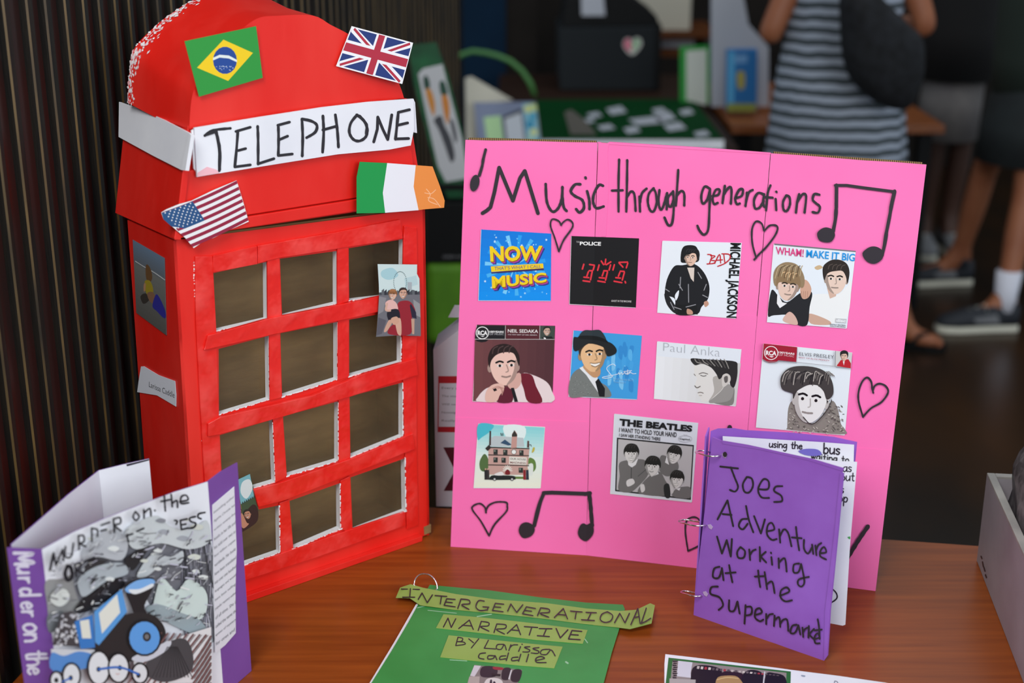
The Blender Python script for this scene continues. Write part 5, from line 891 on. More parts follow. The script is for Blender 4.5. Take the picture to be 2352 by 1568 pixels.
TITLE = [('-', (275, 175), (415, 178)), ('-', (345, 172), (340, 238)), ('-', (285, 238), (378, 238)), ('-', (405, 255), (435, 205)), ('-', (435, 205), (475, 280)), ('-', (475, 280), (515, 220)), ('-', (535, 225), (625, 232)), ('-', (585, 230), (575, 290)), ('-', (690, 255), (625, 250)), ('-', (625, 250), (605, 300)), ('-', (605, 300), (690, 312)), ('-', (618, 275), (668, 280)),
 ('-', (735, 252), (710, 325)), ((735, 252), (795, 260), (800, 288), (740, 296), (797, 332)), ((915, 268), (872, 265), (850, 310), (880, 340), (937, 335)), ('-', (950, 315), (905, 312)), ('-', (945, 315), (937, 338)), ('-', (1065, 292), (1000, 285)), ('-', (1000, 285), (978, 340)), ('-', (978, 340), (1060, 350)), ('-', (988, 312), (1042, 316)), ('-', (1095, 345), (1120, 290)), ('-', (1120, 290), (1165, 355)), ('-', (1165, 355), (1212, 296)),
 ('-', (1310, 325), (1240, 312)), ('-', (1240, 312), (1210, 365)), ('-', (1210, 365), (1290, 380)), ('-', (1226, 340), (1280, 346)), ('-', (1350, 320), (1325, 380)), ((1350, 320), (1412, 330), (1412, 355), (1345, 362), (1412, 392)), ('-', (1455, 395), (1525, 325)), ('-', (1525, 325), (1557, 405)), ('-', (1480, 370), (1545, 376)), ('-', (1580, 345), (1670, 352)), ('-', (1625, 350), (1615, 405)),
 ('-', (1700, 355), (1780, 358)), ('-', (1740, 357), (1712, 415)), ('-', (1665, 412), (1765, 418)), ((1865, 350), (1822, 370), (1810, 410), (1845, 432), (1890, 420), (1905, 378), (1865, 350)), ('-', (1920, 435), (1960, 362)), ('-', (1960, 362), (2000, 435)), ('-', (2000, 435), (2035, 362)), ('-', (2045, 450), (2100, 325)), ('-', (2100, 325), (2117, 440)), ('-', (2070, 395), (2110, 387)), ('-', (2165, 322), (2125, 440)), ((2125, 440), (2160, 425), (2200, 400))]
ink(m, S1_, K, TITLE, 8.5, (44, 34, 50), 1, 0.0012); m.build('title_strip', [LIME, INK], gb, 'long lime strip with curling ends and black capitals')
m = MB(); m.slab(gt, K((600, 370), (900, 395), (1300, 440), (1712, 492), (1675, 596), (1300, 565), (900, 515), (543, 475)), 0.0008, 0.0014, 0)
ink(m, gt, K, [('-', (600, 468), (635, 400)), ('-', (635, 400), (660, 472)), ('-', (660, 472), (695, 405)), ('-', (718, 480), (800, 415)), ('-', (800, 415), (830, 487)), ('-', (745, 455), (815, 460)), ('-', (892, 425), (868, 495)), ((892, 425), (948, 435), (943, 460), (885, 466), (950, 500)), ('-', (1012, 445), (990, 510)), ((1012, 445), (1080, 452), (1073, 480), (1008, 487), (1070, 522)), ('-', (1093, 517), (1165, 450)), ('-', (1165, 450), (1195, 527)), ('-', (1120, 490), (1185, 496)),
 ('-', (1225, 465), (1327, 472)), ('-', (1282, 470), (1262, 530)), ('-', (1340, 480), (1437, 482)), ('-', (1395, 482), (1372, 535)), ('-', (1325, 535), (1417, 542)), ('-', (1470, 480), (1502, 552)), ('-', (1502, 552), (1560, 490)), ('-', (1667, 502), (1592, 495)), ('-', (1592, 495), (1565, 560)), ('-', (1565, 560), (1655, 566)), ('-', (1580, 526), (1640, 530))], 9.5, (40, 30, 44), 1, 0.0015); m.build('title_strip', [LIME, INK], gb, 'short middle lime strip with black capitals')
m = MB(); m.slab(gt, K((640, 532), (1000, 570), (1300, 600), (1520, 620), (1455, 785), (1200, 765), (900, 735), (575, 700)), 0.0008, 0.0014, 0)
ink(m, gt, K, [('-', (712, 548), (695, 610)), ((712, 548), (747, 556), (740, 578), (706, 582)), ((706, 582), (755, 585), (765, 602), (695, 612)), ('-', (795, 560), (832, 590)), ('-', (872, 560), (815, 630)), ('-', (947, 570), (915, 632)), ('-', (915, 632), (1002, 638)), ((1065, 602), (1017, 605), (1010, 635), (1045, 640), (1070, 605), (1085, 645)), ('-', (1120, 605), (1105, 650)), ((1113, 628), (1135, 608), (1172, 606)), ('-', (1195, 620), (1180, 656)), ('-', (1206, 600), (1208, 602)),
 ((1267, 620), (1225, 625), (1265, 645), (1255, 660), (1213, 660)), ((1337, 627), (1290, 635), (1335, 655), (1325, 672), (1278, 668)), ((1420, 640), (1362, 645), (1350, 675), (1395, 680), (1430, 645), (1462, 690)), ((925, 668), (882, 675), (873, 705), (912, 716)), ((990, 690), (947, 690), (945, 715), (985, 710), (997, 688), (1012, 720)), ((1080, 690), (1042, 695), (1035, 718), (1080, 713)), ('-', (1102, 668), (1085, 727)), ((1175, 700), (1132, 705), (1130, 728), (1175, 723)), ('-', (1197, 678), (1180, 732)), ('-', (1257, 678), (1240, 737)), ((1310, 727), (1380, 710), (1350, 695), (1315, 710), (1320, 740), (1392, 742))], 9, (36, 30, 36), 1, 0.0015); m.build('title_strip', [LIME, INK], gb, 'lime strip with two lines of black handwriting')
def market(m, surf, fr, q, lift_):                                     # photo of people under a stall with jagged prints
    k = lambda pl, c: m.art(surf, pl, c, 0, lift_)
    k(q, (120, 112, 112))
m = MB(); q = K((838, 762), (1208, 798), (1172, 905), (1140, 1000), (760, 960), (790, 900)); m.slab(gt, q, 0.0006, 0.001, 0, None, (132, 124, 122)); k = lambda pl, c: m.art(gt, pl, c, 0, 0.001)
k(K((838, 764), (890, 768), (840, 850), (805, 845)), (206, 204, 210)); k(blob(K((900, 775), (1010, 780), (1000, 850), (890, 850))), (40, 36, 44)); k(blob(K((1060, 790), (1120, 790), (1110, 870), (1050, 870))), (34, 30, 38)); k(blob(K((1140, 800), (1205, 805), (1180, 890), (1120, 880))), (30, 28, 34)); k(K((1100, 870), (1120, 800), (1128, 800), (1110, 875)), (220, 220, 224))
k(K((800, 850), (880, 850), (870, 990), (770, 960)), (176, 166, 160)); k(blob(K((985, 775), (1060, 782), (1050, 800), (990, 795))), (150, 44, 52)); k(blob(K((920, 890), (960, 862), (1030, 868), (1060, 905), (1040, 990), (900, 985))), (216, 210, 208)); head(m, gt, K, 1005, 838, 36, (206, 168, 148), (156, 120, 84), 0.1, -0.2, 0.2, cut='big'); k(K((970, 826), (1042, 832), (1038, 848), (974, 844)), (24, 22, 24))
k(blob(K((960, 880), (975, 880), (970, 940), (955, 940))), (40, 34, 50)); k(blob(K((985, 890), (1000, 892), (1010, 930), (985, 925))), (40, 34, 50)); m.build('photograph', [GLOSS], gb, 'print of a person in sunglasses')
rc = onz(*K((460, 190))[0], TZ+0.004); m = MB(); rw = (onz(*K((553, 180))[0], TZ+.004)-onz(*K((372, 150))[0], TZ+.004))/2; rcen = (onz(*K((553, 180))[0], TZ+.004)+onz(*K((372, 150))[0], TZ+.004))/2; up_ = Vector((0, 0.010, 0.0145))
m.tube([rcen+rw*math.cos(t/24*6.2832)+up_*math.sin(t/24*6.2832)*(1.0 if t < 13 else 0.25)+Vector((0, 0, .002)) for t in range(24)], 0.0011, 7, 0, True); m.build('binder_ring', [STEEL], gb, 'chrome ring', smooth=True)
for a_, b_, c_ in ((K((480, 340))[0], K((700, 362))[0], 1.6), (K((860, 388))[0], K((970, 370))[0], 2.4), (K((400, 320))[0], K((460, 306))[0], 2), (K((650, 722))[0], K((780, 730))[0], 2), (K((1690, 560))[0], K((1712, 590))[0], 2.2), (K((1545, 738))[0], K((1560, 748))[0], 4)): m = MB(); stroke(m, gt, [a_, b_], c_, (150, 200, 160), 0, 0.0007); m.build('glue_mark', [GLOSS], gb, 'dried clear glue by a strip')
# ---------------------------------------------------------------- printed leaflet, lower right
lt = Pl((0, 0, TZ+0.001), (0, 0, 1)); m = MB(); m.slab(lt, L((78, 60), (200, 74), (400, 98), (780, 146), (880, 160), (1180, 198), (1470, 240))+[(2400, 1640), (2390, 1760), (1530, 1740)]+L((72, 300), (72, 120)), -0.0008, 0.0, 1, None)
k = lambda pl, c: m.art(lt, pl, c, 0)
k(L((98, 82), (874, 170), (870, 330), (70, 330)), (44, 110, 52)); k(L((124, 98), (846, 178), (842, 330), (100, 330)), (150, 140, 138)); k(L((160, 102), (250, 112), (238, 180), (240, 210), (150, 200)), (214, 214, 224))
for i in range(9): k(L((122+(i % 2)*8, 100+i*13), (160-(i % 3)*6, 102+i*13), (150, 109+i*13), (126, 110+i*13)), (36, 30, 34))
k(blob(L((260, 140), (330, 130), (420, 150), (440, 200), (430, 330), (250, 330), (240, 200))), (26, 22, 26)); k(blob(L((430, 180), (560, 180), (570, 240), (450, 330))), (44, 26, 34)); k(blob(L((565, 200), (620, 160), (700, 190), (710, 330), (570, 330))), (24, 22, 28)); k(blob(L((715, 190), (770, 180), (840, 210), (840, 330), (720, 330))), (18, 18, 24)); k(L((704, 170), (712, 171), (704, 250), (696, 248)), (214, 214, 220))
for i in range(22): x = 280+i*24; k(L((x, 118+(x-124)*.11), (x+16, 120+(x-124)*.11), (x+12, 140+(x-124)*.09), (x-3, 138+(x-124)*.09)), rs.choice(((196, 186, 180), (120, 110, 112), (216, 208, 200), (90, 80, 84), (170, 60, 70))))
k(blob(L((405, 215), (440, 198), (520, 198), (556, 225), (560, 260), (410, 260))), (176, 140, 92)); stroke(m, lt, L((405, 222), (470, 208), (540, 214)), 2, (214, 184, 130))
k(L((104, 214), (270, 222), (265, 330), (100, 330)), (176, 170, 168)); k(blob(L((940, 192), (965, 196), (960, 204), (942, 200))), (150, 160, 180)); text(m, lt, 'D', L((1150, 228), (1176, 231), (1172, 262), (1146, 258)), (70, 80, 110)); text(m, lt, 'uring the day', L((1182, 236), (1420, 272), (1416, 300), (1178, 264)), (70, 80, 110))
tag(m.build('leaflet', [PRINT, WHITEP]), 'white printed leaflet with a green framed photo, lying in front of the purple booklet', 'leaflet')
# ---------------------------------------------------------------- grey tray with a rough glittering block
g0, g1 = onz(2243, 1288), onz(2350, 1568); gd = (g1-g0).normalized(); gx = Vector((-gd.y, gd.x, 0)); gx = gx if gx.x > 0 else -gx
gh = zat(g0, 1085)-TZ; GREY = mat('grey_painted_board', (150, 142, 148), 0.6, (166, 160, 166), 8, bump=0.2, bscale=60); GREYT = mat('pale_worn_edge', (176, 172, 166), 0.6, (150, 146, 142), 20)
ROCK = mat('rough_grey_foil', (84, 78, 80), 0.4, (132, 124, 126), 40, (1, 1, 1), 1.0, 60, contrast=(0.4, 0.62))
tr = thing('open_tray', (g0.x+0.2, g0.y-0.2, TZ), 'grey painted open tray at the right end of the table', 'tray')
LEN, WID, TH = 0.52, 0.36, 0.011
def wall(o_, d_, ln_, t_, name):
    m = MB(); c_ = [o_, o_+d_*ln_, o_+d_*ln_+t_, o_+t_]
    lo = [Vector((p.x, p.y, TZ+.0005)) for p in c_]; hi = [Vector((p.x, p.y, TZ+gh-.004)) for p in c_]; m.hexa(lo, hi, 0)
    m.hexa([Vector((p.x, p.y, TZ+gh-.004)) for p in c_], [Vector((p.x, p.y, TZ+gh)) for p in c_], 1)
    return m
m = wall(g0, gd, LEN, gx*TH, 'side')
sp_ = Pl(g0, -gx); 
for a_ in ((688, 885, 12), (696, 915, 26), (704, 945, 20), (712, 985, 14)): stroke(m, sp_, M((a_[0], a_[1]), (a_[0]+5, a_[1]+a_[2])), 3.2, (40, 36, 44), 2, 0.0003)
m.build('side_wall', [GREY, GREYT, INK], tr, bevel=0.001); wall(g0+gx*(WID-TH), gd, LEN, gx*TH, 'side').build('side_wall', [GREY, GREYT], tr, bevel=0.001)
wall(g0+gx*TH, gx, WID-2*TH, gd*TH, 'end').build('end_wall', [GREY, GREYT], tr, bevel=0.001); wall(g0+gx*TH+gd*(LEN-TH), gx, WID-2*TH, gd*TH, 'end').build('end_wall', [GREY, GREYT], tr, bevel=0.001)
m = MB(); c_ = [g0+gx*TH+gd*TH, g0+gx*TH+gd*(LEN-TH), g0+gx*(WID-TH)+gd*(LEN-TH), g0+gx*(WID-TH)+gd*TH]; m.hexa([Vector((p.x, p.y, TZ+.001)) for p in c_], [Vector((p.x, p.y, TZ+.007)) for p in c_]); m.build('tray_base', [GREY], tr)
m = MB(); rg = []; cen = g0+gx*0.140+gd*0.182
for j_ in range(15):
    t = j_/14; z = TZ+0.008+0.262*t; sc_ = (1.0 - 0.04*t - 0.55*max(0, t-0.66)**1.2*2.0); r_ = []
    for i in range(44):
        a_ = i/44*2*math.pi; ca, sa = math.cos(a_), math.sin(a_); q_ = (abs(ca)**10+abs(sa)**10)**-0.1
        p = cen + gx*(ca*q_*0.128*sc_+0.012*t) + gd*(sa*q_*0.170*sc_); p = Vector((p.x, p.y, z)); nv_ = noise.noise_vector(p*14)*0.010+noise.noise_vector(p*45)*0.006+noise.noise_vector(p*110)*0.003
        nv_.z *= 0.5; p = p+(nv_ if j_ else Vector((nv_.x, nv_.y, 0))); rel = p-g0; kx, ky = TH+.0015-rel.dot(gx), TH+.0015-rel.dot(gd)
        if kx > 0 and z < TZ+gh+.01: p = p+gx*kx
        if ky > 0 and z < TZ+gh+.01: p = p+gd*ky
        r_.append(p)
    rg.append(r_)
m.rings(rg); rk = m.build('rough_block', [ROCK], None, smooth=True); tag(rk, 'rough grey glittering block standing up out of the grey tray', 'model rock')
# ---------------------------------------------------------------- white card box with red bands behind the board
w0 = onz(1002, 1163); wh = zat(w0, 803)-TZ; m = MB(); wx = Vector((0.98, -0.05, 0)).normalized(); wy = Vector((0.05, 0.98, 0)).normalized()
wb = thing('card_box', (w0.x+.05, w0.y+.02, TZ), 'tall white gable-topped card box with red bands in the gap beside the pink board', 'box')
CB = mat('white_box_card', (206, 208, 222), 0.5); m = MB(); 
c_ = [w0, w0+wx*0.11, w0+wx*0.11+wy*0.075, w0+wy*0.075]; m.hexa([p+Vector((0, 0, .0005)) for p in c_], [p+Vector((0, 0, wh)) for p in c_])
rdg = [w0+wx*0.055+Vector((0, 0, wh+.045)), w0+wx*0.055+wy*0.075+Vector((0, 0, wh+.045))]; tp_ = [p+Vector((0, 0, wh)) for p in c_]
m.tri([tp_[0], tp_[1], rdg[0]]); m.tri([tp_[2], tp_[3], rdg[1]]); m.tri([tp_[1], tp_[2], rdg[1], rdg[0]]); m.tri([tp_[3], tp_[0], rdg[0], rdg[1]])
pw = Pl(w0, Vector((0, -1, 0)) if False else Vector((wx.y, -wx.x, 0)))
k = lambda pl, c: m.art(pw, pl, c, 1, 0.0002)
k(S((104, 680), (400, 680), (400, 716), (104, 716)), (176, 24, 40)); k(S((101, 940), (400, 942), (400, 970), (101, 968)), (176, 24, 40)); k(S((104, 716), (110, 716), (106, 940), (101, 940)), (176, 24, 40))
for i, tx_ in enumerate(('Every page tells', 'The morning news', 'Will never change', 'Nostalgia, old days', 'Really worth it')): text(m, pw, tx_, S((122, 735+i*42), (300, 736+i*42), (300, 750+i*42), (122, 749+i*42)), (110, 110, 120), 1, 0.0002)
k(S((130, 1046), (330, 1046), (220, 1160), (330, 1270), (132, 1270), (190, 1165)), (84, 20, 36)); m.build('carton', [CB, PRINT], wb)
m = MB(); m.hexa([w0+wx*.02+wy*.0365+Vector((0, 0, wh+.0405)), w0+wx*.09+wy*.0365+Vector((0, 0, wh+.0405)), w0+wx*.09+wy*.0385+Vector((0, 0, wh+.0405)), w0+wx*.02+wy*.0385+Vector((0, 0, wh+.0405))], [w0+wx*.03+wy*.0365+Vector((0, 0, wh+.06)), w0+wx*.08+wy*.0365+Vector((0, 0, wh+.06)), w0+wx*.08+wy*.0385+Vector((0, 0, wh+.06)), w0+wx*.03+wy*.0385+Vector((0, 0, wh+.06))])
m.build('top_fin', [CB], wb)
# ---------------------------------------------------------------- the hall behind: tables, displays, people (all far out of focus)
HW = mat('orange_table_wood', (150, 84, 36), 0.4, (116, 62, 26), 6, (1, 8, 8)); DK = mat('black_plastic', (17, 18, 19), 0.6, spec=0.15); DK2 = mat('charcoal_plastic', (34, 38, 41), 0.7, spec=0.12); DW = mat('dark_table_wood', (50, 30, 20), 0.6, (38, 24, 17), 6, (1, 8, 8), spec=0.15); SHW = mat('shelf_wood', (104, 58, 26), 0.6, (84, 46, 20), 6, (1, 8, 8), spec=0.15)
GC = mat('deep_green_board', (2, 54, 20), 0.7, (3, 58, 24), 5, spec=0.05); GRY = mat('pale_grey_card', (176, 180, 190), 0.6); BEI = mat('beige_card', (196, 192, 176), 0.6); LIMEC = mat('lime_fabric', (84, 138, 12), 0.7, (70, 120, 8), 9, bump=0.3, bscale=80)
def ypl(y): return Pl((0, y, 0), (0, -1, 0))
def table(name, x0, x1, y0, y1, label, wd=None):
    t = thing(name, ((x0+x1)/2, (y0+y1)/2, 0), label, 'table', 'tables at the back of the hall'); m = MB(); m.box(x0, x1, y0, y1, TZ-0.035, TZ-0.001); m.build('tabletop', [wd or HW], t, bevel=0.004)
    for x, y in ((x0+.06, y0+.06), (x1-.06, y0+.06), (x1-.06, y1-.06), (x0+.06, y1-.06)): m = MB(); m.box(x-.025, x+.025, y-.025, y+.025, 0, TZ-.035); m.build('leg', [DK], t)
table('trestle_table', -0.06, 0.80, 4.97, 6.75, 'wooden table behind the pink board, under the deep green board', DW); table('trestle_table', 0.84, 1.66, 5.42, 6.5, 'wooden table behind the woman in the striped dress')
def sheet(name, y, poly, th, mats, label, cat, art=None, lift_base=True):
    m = MB(); p_ = ypl(y); m.slab(p_, poly, -th, 0.0, 0)
    if art: art(m, p_)
    return tag(m.build(name, mats), label, cat)
gz = Pl((0, 0, TZ+0.034), (0, 0, 1)); gbd = thing('green_board', (0.4, 5.6, TZ), 'deep green flat board scattered with small pale papers on the far table', 'display board')
q = [(1230, 229), (1592, 227), (1663, 321), (1243, 321)]; m = MB(); m.slab(gz, q, -0.034, 0.0, 0, 1); m.build('board', [GC, WHITEP], gbd)
for x, y, a_, b_ in ((1230, 850, 80, 34), (1060, 885, 60, 22), (1470, 930, 150, 34), (1600, 900, 90, 40), (1770, 862, 60, 26), (1150, 980, 70, 24), (1350, 1000, 66, 30), (1680, 975, 90, 36), (1890, 1030, 66, 26), (1010, 930, 60, 18), (1560, 850, 60, 22)):
    m = MB(); m.slab(gz, O((x-a_, y-b_*.3), (x+a_*.4, y-b_), (x+a_, y+b_*.4), (x-a_*.5, y+b_)), 0.0002, 0.0012); m.build('paper_note', [GRY], gbd)
def a1(m, p_):
    m.art(p_, O((205, 905), (335, 890), (362, 1100), (232, 1100)), (176, 214, 160), 1); m.art(p_, O((348, 900), (495, 838), (530, 1100), (372, 1100)), (52, 54, 62), 1); m.art(p_, O((366, 915), (492, 868), (522, 1100), (386, 1100)), (200, 206, 214), 1); m.art(p_, O((505, 800), (602, 796), (636, 1100), (540, 1100)), (130, 190, 210), 1)
    for x, y, c_ in ((545, 840, (214, 220, 150)), (585, 900, (84, 170, 200)), (560, 960, (60, 150, 186)), (590, 1020, (214, 224, 160)), (565, 1060, (170, 210, 200)), (585, 830, (200, 216, 150))): m.art(p_, blob(O((x-26, y-22), (x+22, y-26), (x+28, y+24), (x-20, y+26))), c_, 1)
sheet('photo_card', 4.99, O((130, 792), (590, 786), (648, 1135), (160, 1135)), 0.006, [mat('blue_grey_card', (124, 134, 160), 0.6), PRINT], 'blue-grey standing card with framed pictures, behind the top left of the pink board', 'display card', a1)
sheet('folded_card', 5.05, O((62, 605), (110, 592), (430, 775), (300, 790), (140, 900), (150, 1110), (70, 1110)), 0.01, [BEI], 'beige wedge-shaped card leaning behind the blue-grey card', 'card')
sheet('grey_flap', 5.04, O((828, 868), (882, 848), (1000, 940), (1112, 1085), (1112, 1115), (895, 1115)), 0.008, [mat('grey_brown_card', (92, 88, 82), 0.6)], 'grey-brown triangular flap standing in front of the deep green board', 'card flap')
pts = [ony(u, v, 6.05) for u, v in O((120, 395), (220, 408), (310, 430), (410, 470), (500, 545), (565, 640), (600, 745))]; pts[-1].z = TZ+.012; pts = [Vector((pts[0].x-.10, 6.05, pts[0].z-.06)), Vector((pts[0].x-.05, 6.05, pts[0].z-.015))]+pts
m = MB(); m.tube(smooth_pts(pts) if False else pts, 0.011, 10); tag(m.build('green_hoop', [mat('green_tube', (72, 128, 66), 0.5)], smooth=True), 'thin green curved hoop rising before the dark blue panel', 'hoop')
pr = thing('printer', (0.66, 6.4, TZ), 'black printer with a heart sticker on the far table', 'printer'); p_ = ypl(6.26); yb = 0.42
m = MB(); f_ = [p_.at(u, v) for u, v in ((1284, 64), (1512, 60), (1514, 206), (1286, 206))]
f_[2].z = f_[3].z = TZ; m.hexa([f_[3], f_[2], f_[2]+Vector((0, yb, 0)), f_[3]+Vector((0, yb, 0))], [f_[0], f_[1], f_[1]+Vector((0, yb, 0)), f_[0]+Vector((0, yb, 0))]); m.build('body', [DK2], pr, bevel=0.008)
m = MB(); m.slab(p_, [(1290, 62), (1516, 58), (1508, 36), (1470, 8), (1440, -8), (1360, -14), (1300, -4)], -0.40, -0.02); m.build('lid', [DK], pr, bevel=0.006)
m = MB(); m.slab(p_, [(1520, 58), (1516, 206), (1504, 206), (1506, 62)], -0.36, 0.004); m.build('side_cover', [DK], pr)
m = MB(); m.slab(p_, [(1336, 36), (1390, 36), (1384, -30), (1334, -30)], -0.015, -0.005); m.build('paper', [GRY], pr, 'pale sheet standing in the top')
hq = blob(O((1350, 425), (1285, 360), (1295, 305), (1335, 295), (1352, 320), (1375, 292), (1415, 300), (1420, 355))); m = MB(); m.slab(p_, hq, 0.0005, 0.002, 0, None, (206, 206, 200)); m.art(p_, blob(O((1340, 400), (1292, 355), (1300, 310), (1335, 305))), (214, 100, 130), 0, 0.002); m.art(p_, blob(O((1360, 400), (1356, 330), (1385, 300), (1412, 330))), (150, 190, 150), 0, 0.002); m.build('heart_sticker', [PRINT], pr, 'pink and pale green heart sticker')
def a2(m, p_): m.art(p_, O((1768, 392), (1926, 380), (1926, 812), (1768, 772)), (206, 210, 200), 1)
sheet('green_framed_card', 5.75, O((1720, 362), (1950, 350), (1948, 800), (1720, 790)), 0.01, [mat('bright_green_card', (24, 150, 50), 0.6), PRINT], 'bright green card with a white sheet standing right of the printer', 'display card', a2)
sheet('pale_display_board', 5.72, P((415, -40), (610, -40), (645, 150), (770, 290), (770, 660), (415, 660)), 0.02, [GRY], 'tall pale grey board standing between the green card and the woman', 'display board')
def a3(m, p_):
    m.art(p_, P((520, 320), (560, 318), (555, 640), (515, 640)), (84, 170, 220), 1); m.art(p_, P((560, 340), (640, 338), (636, 390), (560, 392)), (110, 160, 210), 1); m.art(p_, blob(P((575, 450), (620, 450), (618, 545), (580, 545))), (170, 160, 80), 1); m.art(p_, P((512, 640), (692, 640), (690, 690), (510, 690)), (140, 150, 70), 1)
sheet('blue_box', 5.6, P((515, 312), (700, 308), (694, 690), (510, 690)), 0.05, [mat('blue_card', (30, 110, 176), 0.5), PRINT], 'bright blue box with a yellow emblem beside the striped dress', 'box', a3)
sh = thing('back_shelf', (0.95, 7.2, 0), 'dark wooden shelf at the back of the hall holding a pale paper stack', 'shelf'); x0, x1 = ony(1436, 70, 7.0).x, ony(1650, 70, 7.0).x
for z_, nm in ((zat(Vector((0, 7.0, 0)), 74), 'shelf_board'), (zat(Vector((0, 7.0, 0)), 116), 'shelf_board'), (0.35, 'shelf_board')): m = MB(); m.box(x0, x1, 7.0, 7.5, z_-.03, z_); m.build(nm, [SHW], sh)
for x in (x0, x1-.03): m = MB(); m.box(x-.03, x, 7.0, 7.5, 0, zat(Vector((0, 7.0, 0)), 74)-.031); m.build('side_panel', [SLAT], sh)
zz = zat(Vector((0, 7.0, 0)), 74); m = MB(); m.box(ony(1462, 40, 7.1).x, ony(1585, 40, 7.1).x, 7.08, 7.4, zz+.001, zz+.19); tag(m.build('paper_stack', [BEI]), 'pale beige stack of paper on top of the dark wooden back shelf', 'paper stack')
zz2 = zat(Vector((0, 7.0, 0)), 116); m = MB(); m.box(x0+.12, x1-.1, 7.1, 7.4, zz2+.001, zz2+.05); tag(m.build('grey_folder', [GRY]), 'grey folder lying inside the dark wooden back shelf', 'folder')
# lime seat, black crate and leaning picture between the telephone box and the board
y_ = 3.55; lx0, lx1 = ony(978, 700, y_).x, ony(1150, 700, y_).x; zt_, zb_ = zat(Vector((0, y_, 0)), 606), zat(Vector((0, y_, 0)), 792)
stl = thing('lime_stool', ((lx0+lx1)/2, y_+.15, 0), 'lime green padded stool under the black crate, seen between the telephone box and pink board', 'stool'); m = MB(); m.box(lx0, lx1, y_, y_+.32, zb_, zt_); m.build('seat', [LIMEC], stl, bevel=0.02)
for x in (lx0+.03, lx1-.03):
    for y in (y_+.04, y_+.28): m = MB(); m.box(x-.012, x+.012, y-.012, y+.012, 0, zb_); m.build('leg', [DK], stl)
cr = thing('black_crate', ((lx0+lx1)/2, y_+.15, zt_), 'black open crate on the lime green stool', 'crate'); zc = zat(Vector((0, y_, 0)), 470); cx0, cx1 = lx0+.005, lx1-.005
for nm, b_ in (('front_panel', (cx0, cx1, y_+.01, y_+.022, zt_+.001, zc)), ('back_panel', (cx0, cx1, y_+.288, y_+.30, zt_+.001, zc)), ('base', (cx0, cx1, y_+.0225, y_+.2875, zt_+.001, zt_+.012))): m = MB(); m.box(*b_); m.build(nm, [DK], cr)
m = MB(); m.box(cx0, cx1, y_+.01, y_+.018, zc+.035, zc+.05); m.build('rail', [DK], cr)
m = MB(); pc_ = ypl(y_+.0098); text(m, pc_, 'GREEN WORLD', N((190, 1146), (330, 1146), (330, 1160), (190, 1160)), (120, 120, 124)); m.build('crate_marking', [PRINT], cr, 'pale lettering')
py = Pl((0, y_+.12, 0), (0, -1, 0.0)); pf_ = thing('leaning_picture', (ony(1030, 500, y_+.12).x, y_+.12, zt_+.012), 'green framed drawing of two orange-beaked birds leaning in the black crate', 'picture')
m = MB(); m.slab(py, N((20, 115), (35, 95), (155, 83), (215, 250), (262, 430), (312, 660), (350, 860), (215, 860), (160, 735), (105, 520), (45, 290)), -0.014, 0.0); m.build('frame', [mat('green_frame_paint', (18, 98, 56), 0.6, (12, 70, 40), 14)], pf_)
m = MB(); m.slab(py, N((66, 240), (90, 212), (188, 190), (225, 340), (285, 560), (318, 760), (205, 780), (165, 700), (110, 460)), 0.0003, 0.001, 0, None, (196, 198, 202)); k = lambda pl, c: m.art(py, blob(N(*pl)), c, 0, 0.001)
k(((92, 258), (112, 250), (126, 290), (118, 322), (98, 312)), (40, 74, 62)); k(((172, 285), (195, 275), (214, 330), (205, 350), (182, 345)), (44, 80, 66)); k(((104, 322), (130, 318), (150, 385), (146, 448), (125, 410)), (206, 138, 62)); k(((184, 352), (212, 350), (224, 420), (214, 490), (196, 440)), (206, 132, 60)); k(((145, 470), (180, 448), (200, 500), (230, 560), (250, 650), (230, 680), (200, 600), (170, 520)), (70, 72, 78)); k(((225, 470), (245, 480), (262, 560), (250, 580)), (90, 92, 98)); m.build('drawing', [PRINT], pf_)
# ---- people, standing with their backs to the tables
SK = mat('brown_skin', (158, 98, 66), 0.55, (146, 86, 56), 12); SKD = mat('dark_brown_skin', (74, 46, 34), 0.55); HAIR = mat('dark_hair', (28, 22, 20), 0.6)
def stripes(name, c1, c2, period):
    m = mat(name, c1, 0.8, bump=0.2, bscale=30); nt = m.node_tree; g_ = nt.nodes.new('ShaderNodeNewGeometry'); sx = nt.nodes.new('ShaderNodeSeparateXYZ'); nt.links.new(g_.outputs['Position'], sx.inputs[0])
    nz = nt.nodes.new('ShaderNodeTexNoise'); nz.inputs['Scale'].default_value = 5; ad = nt.nodes.new('ShaderNodeMath'); ad.operation = 'MULTIPLY_ADD'; ad.inputs[1].default_value = 0.022; nt.links.new(nz.outputs['Fac'], ad.inputs[0]); nt.links.new(sx.outputs[2], ad.inputs[2])
    d_ = nt.nodes.new('ShaderNodeMath'); d_.operation = 'DIVIDE'; d_.inputs[1].default_value = period; nt.links.new(ad.outputs[0], d_.inputs[0]); f_ = nt.nodes.new('ShaderNodeMath'); f_.operation = 'FRACT'; nt.links.new(d_.outputs[0], f_.inputs[0])
    t_ = nt.nodes.new('ShaderNodeMath'); t_.operation = 'GREATER_THAN'; t_.inputs[1].default_value = 0.55; nt.links.new(f_.outputs[0], t_.inputs[0]); mx = nt.nodes.new('ShaderNodeMix'); mx.data_type = 'RGBA'; nt.links.new(t_.outputs[0], mx.inputs[0])
    mx.inputs[6].default_value = (*lin(c1), 1); mx.inputs[7].default_value = (*lin(c2), 1); nt.links.new(mx.outputs[2], nt.nodes['Principled BSDF'].inputs['Base Color'])
    return m
STRIPE = stripes('striped_jersey', (58, 68, 74), (164, 174, 190), 0.0415)
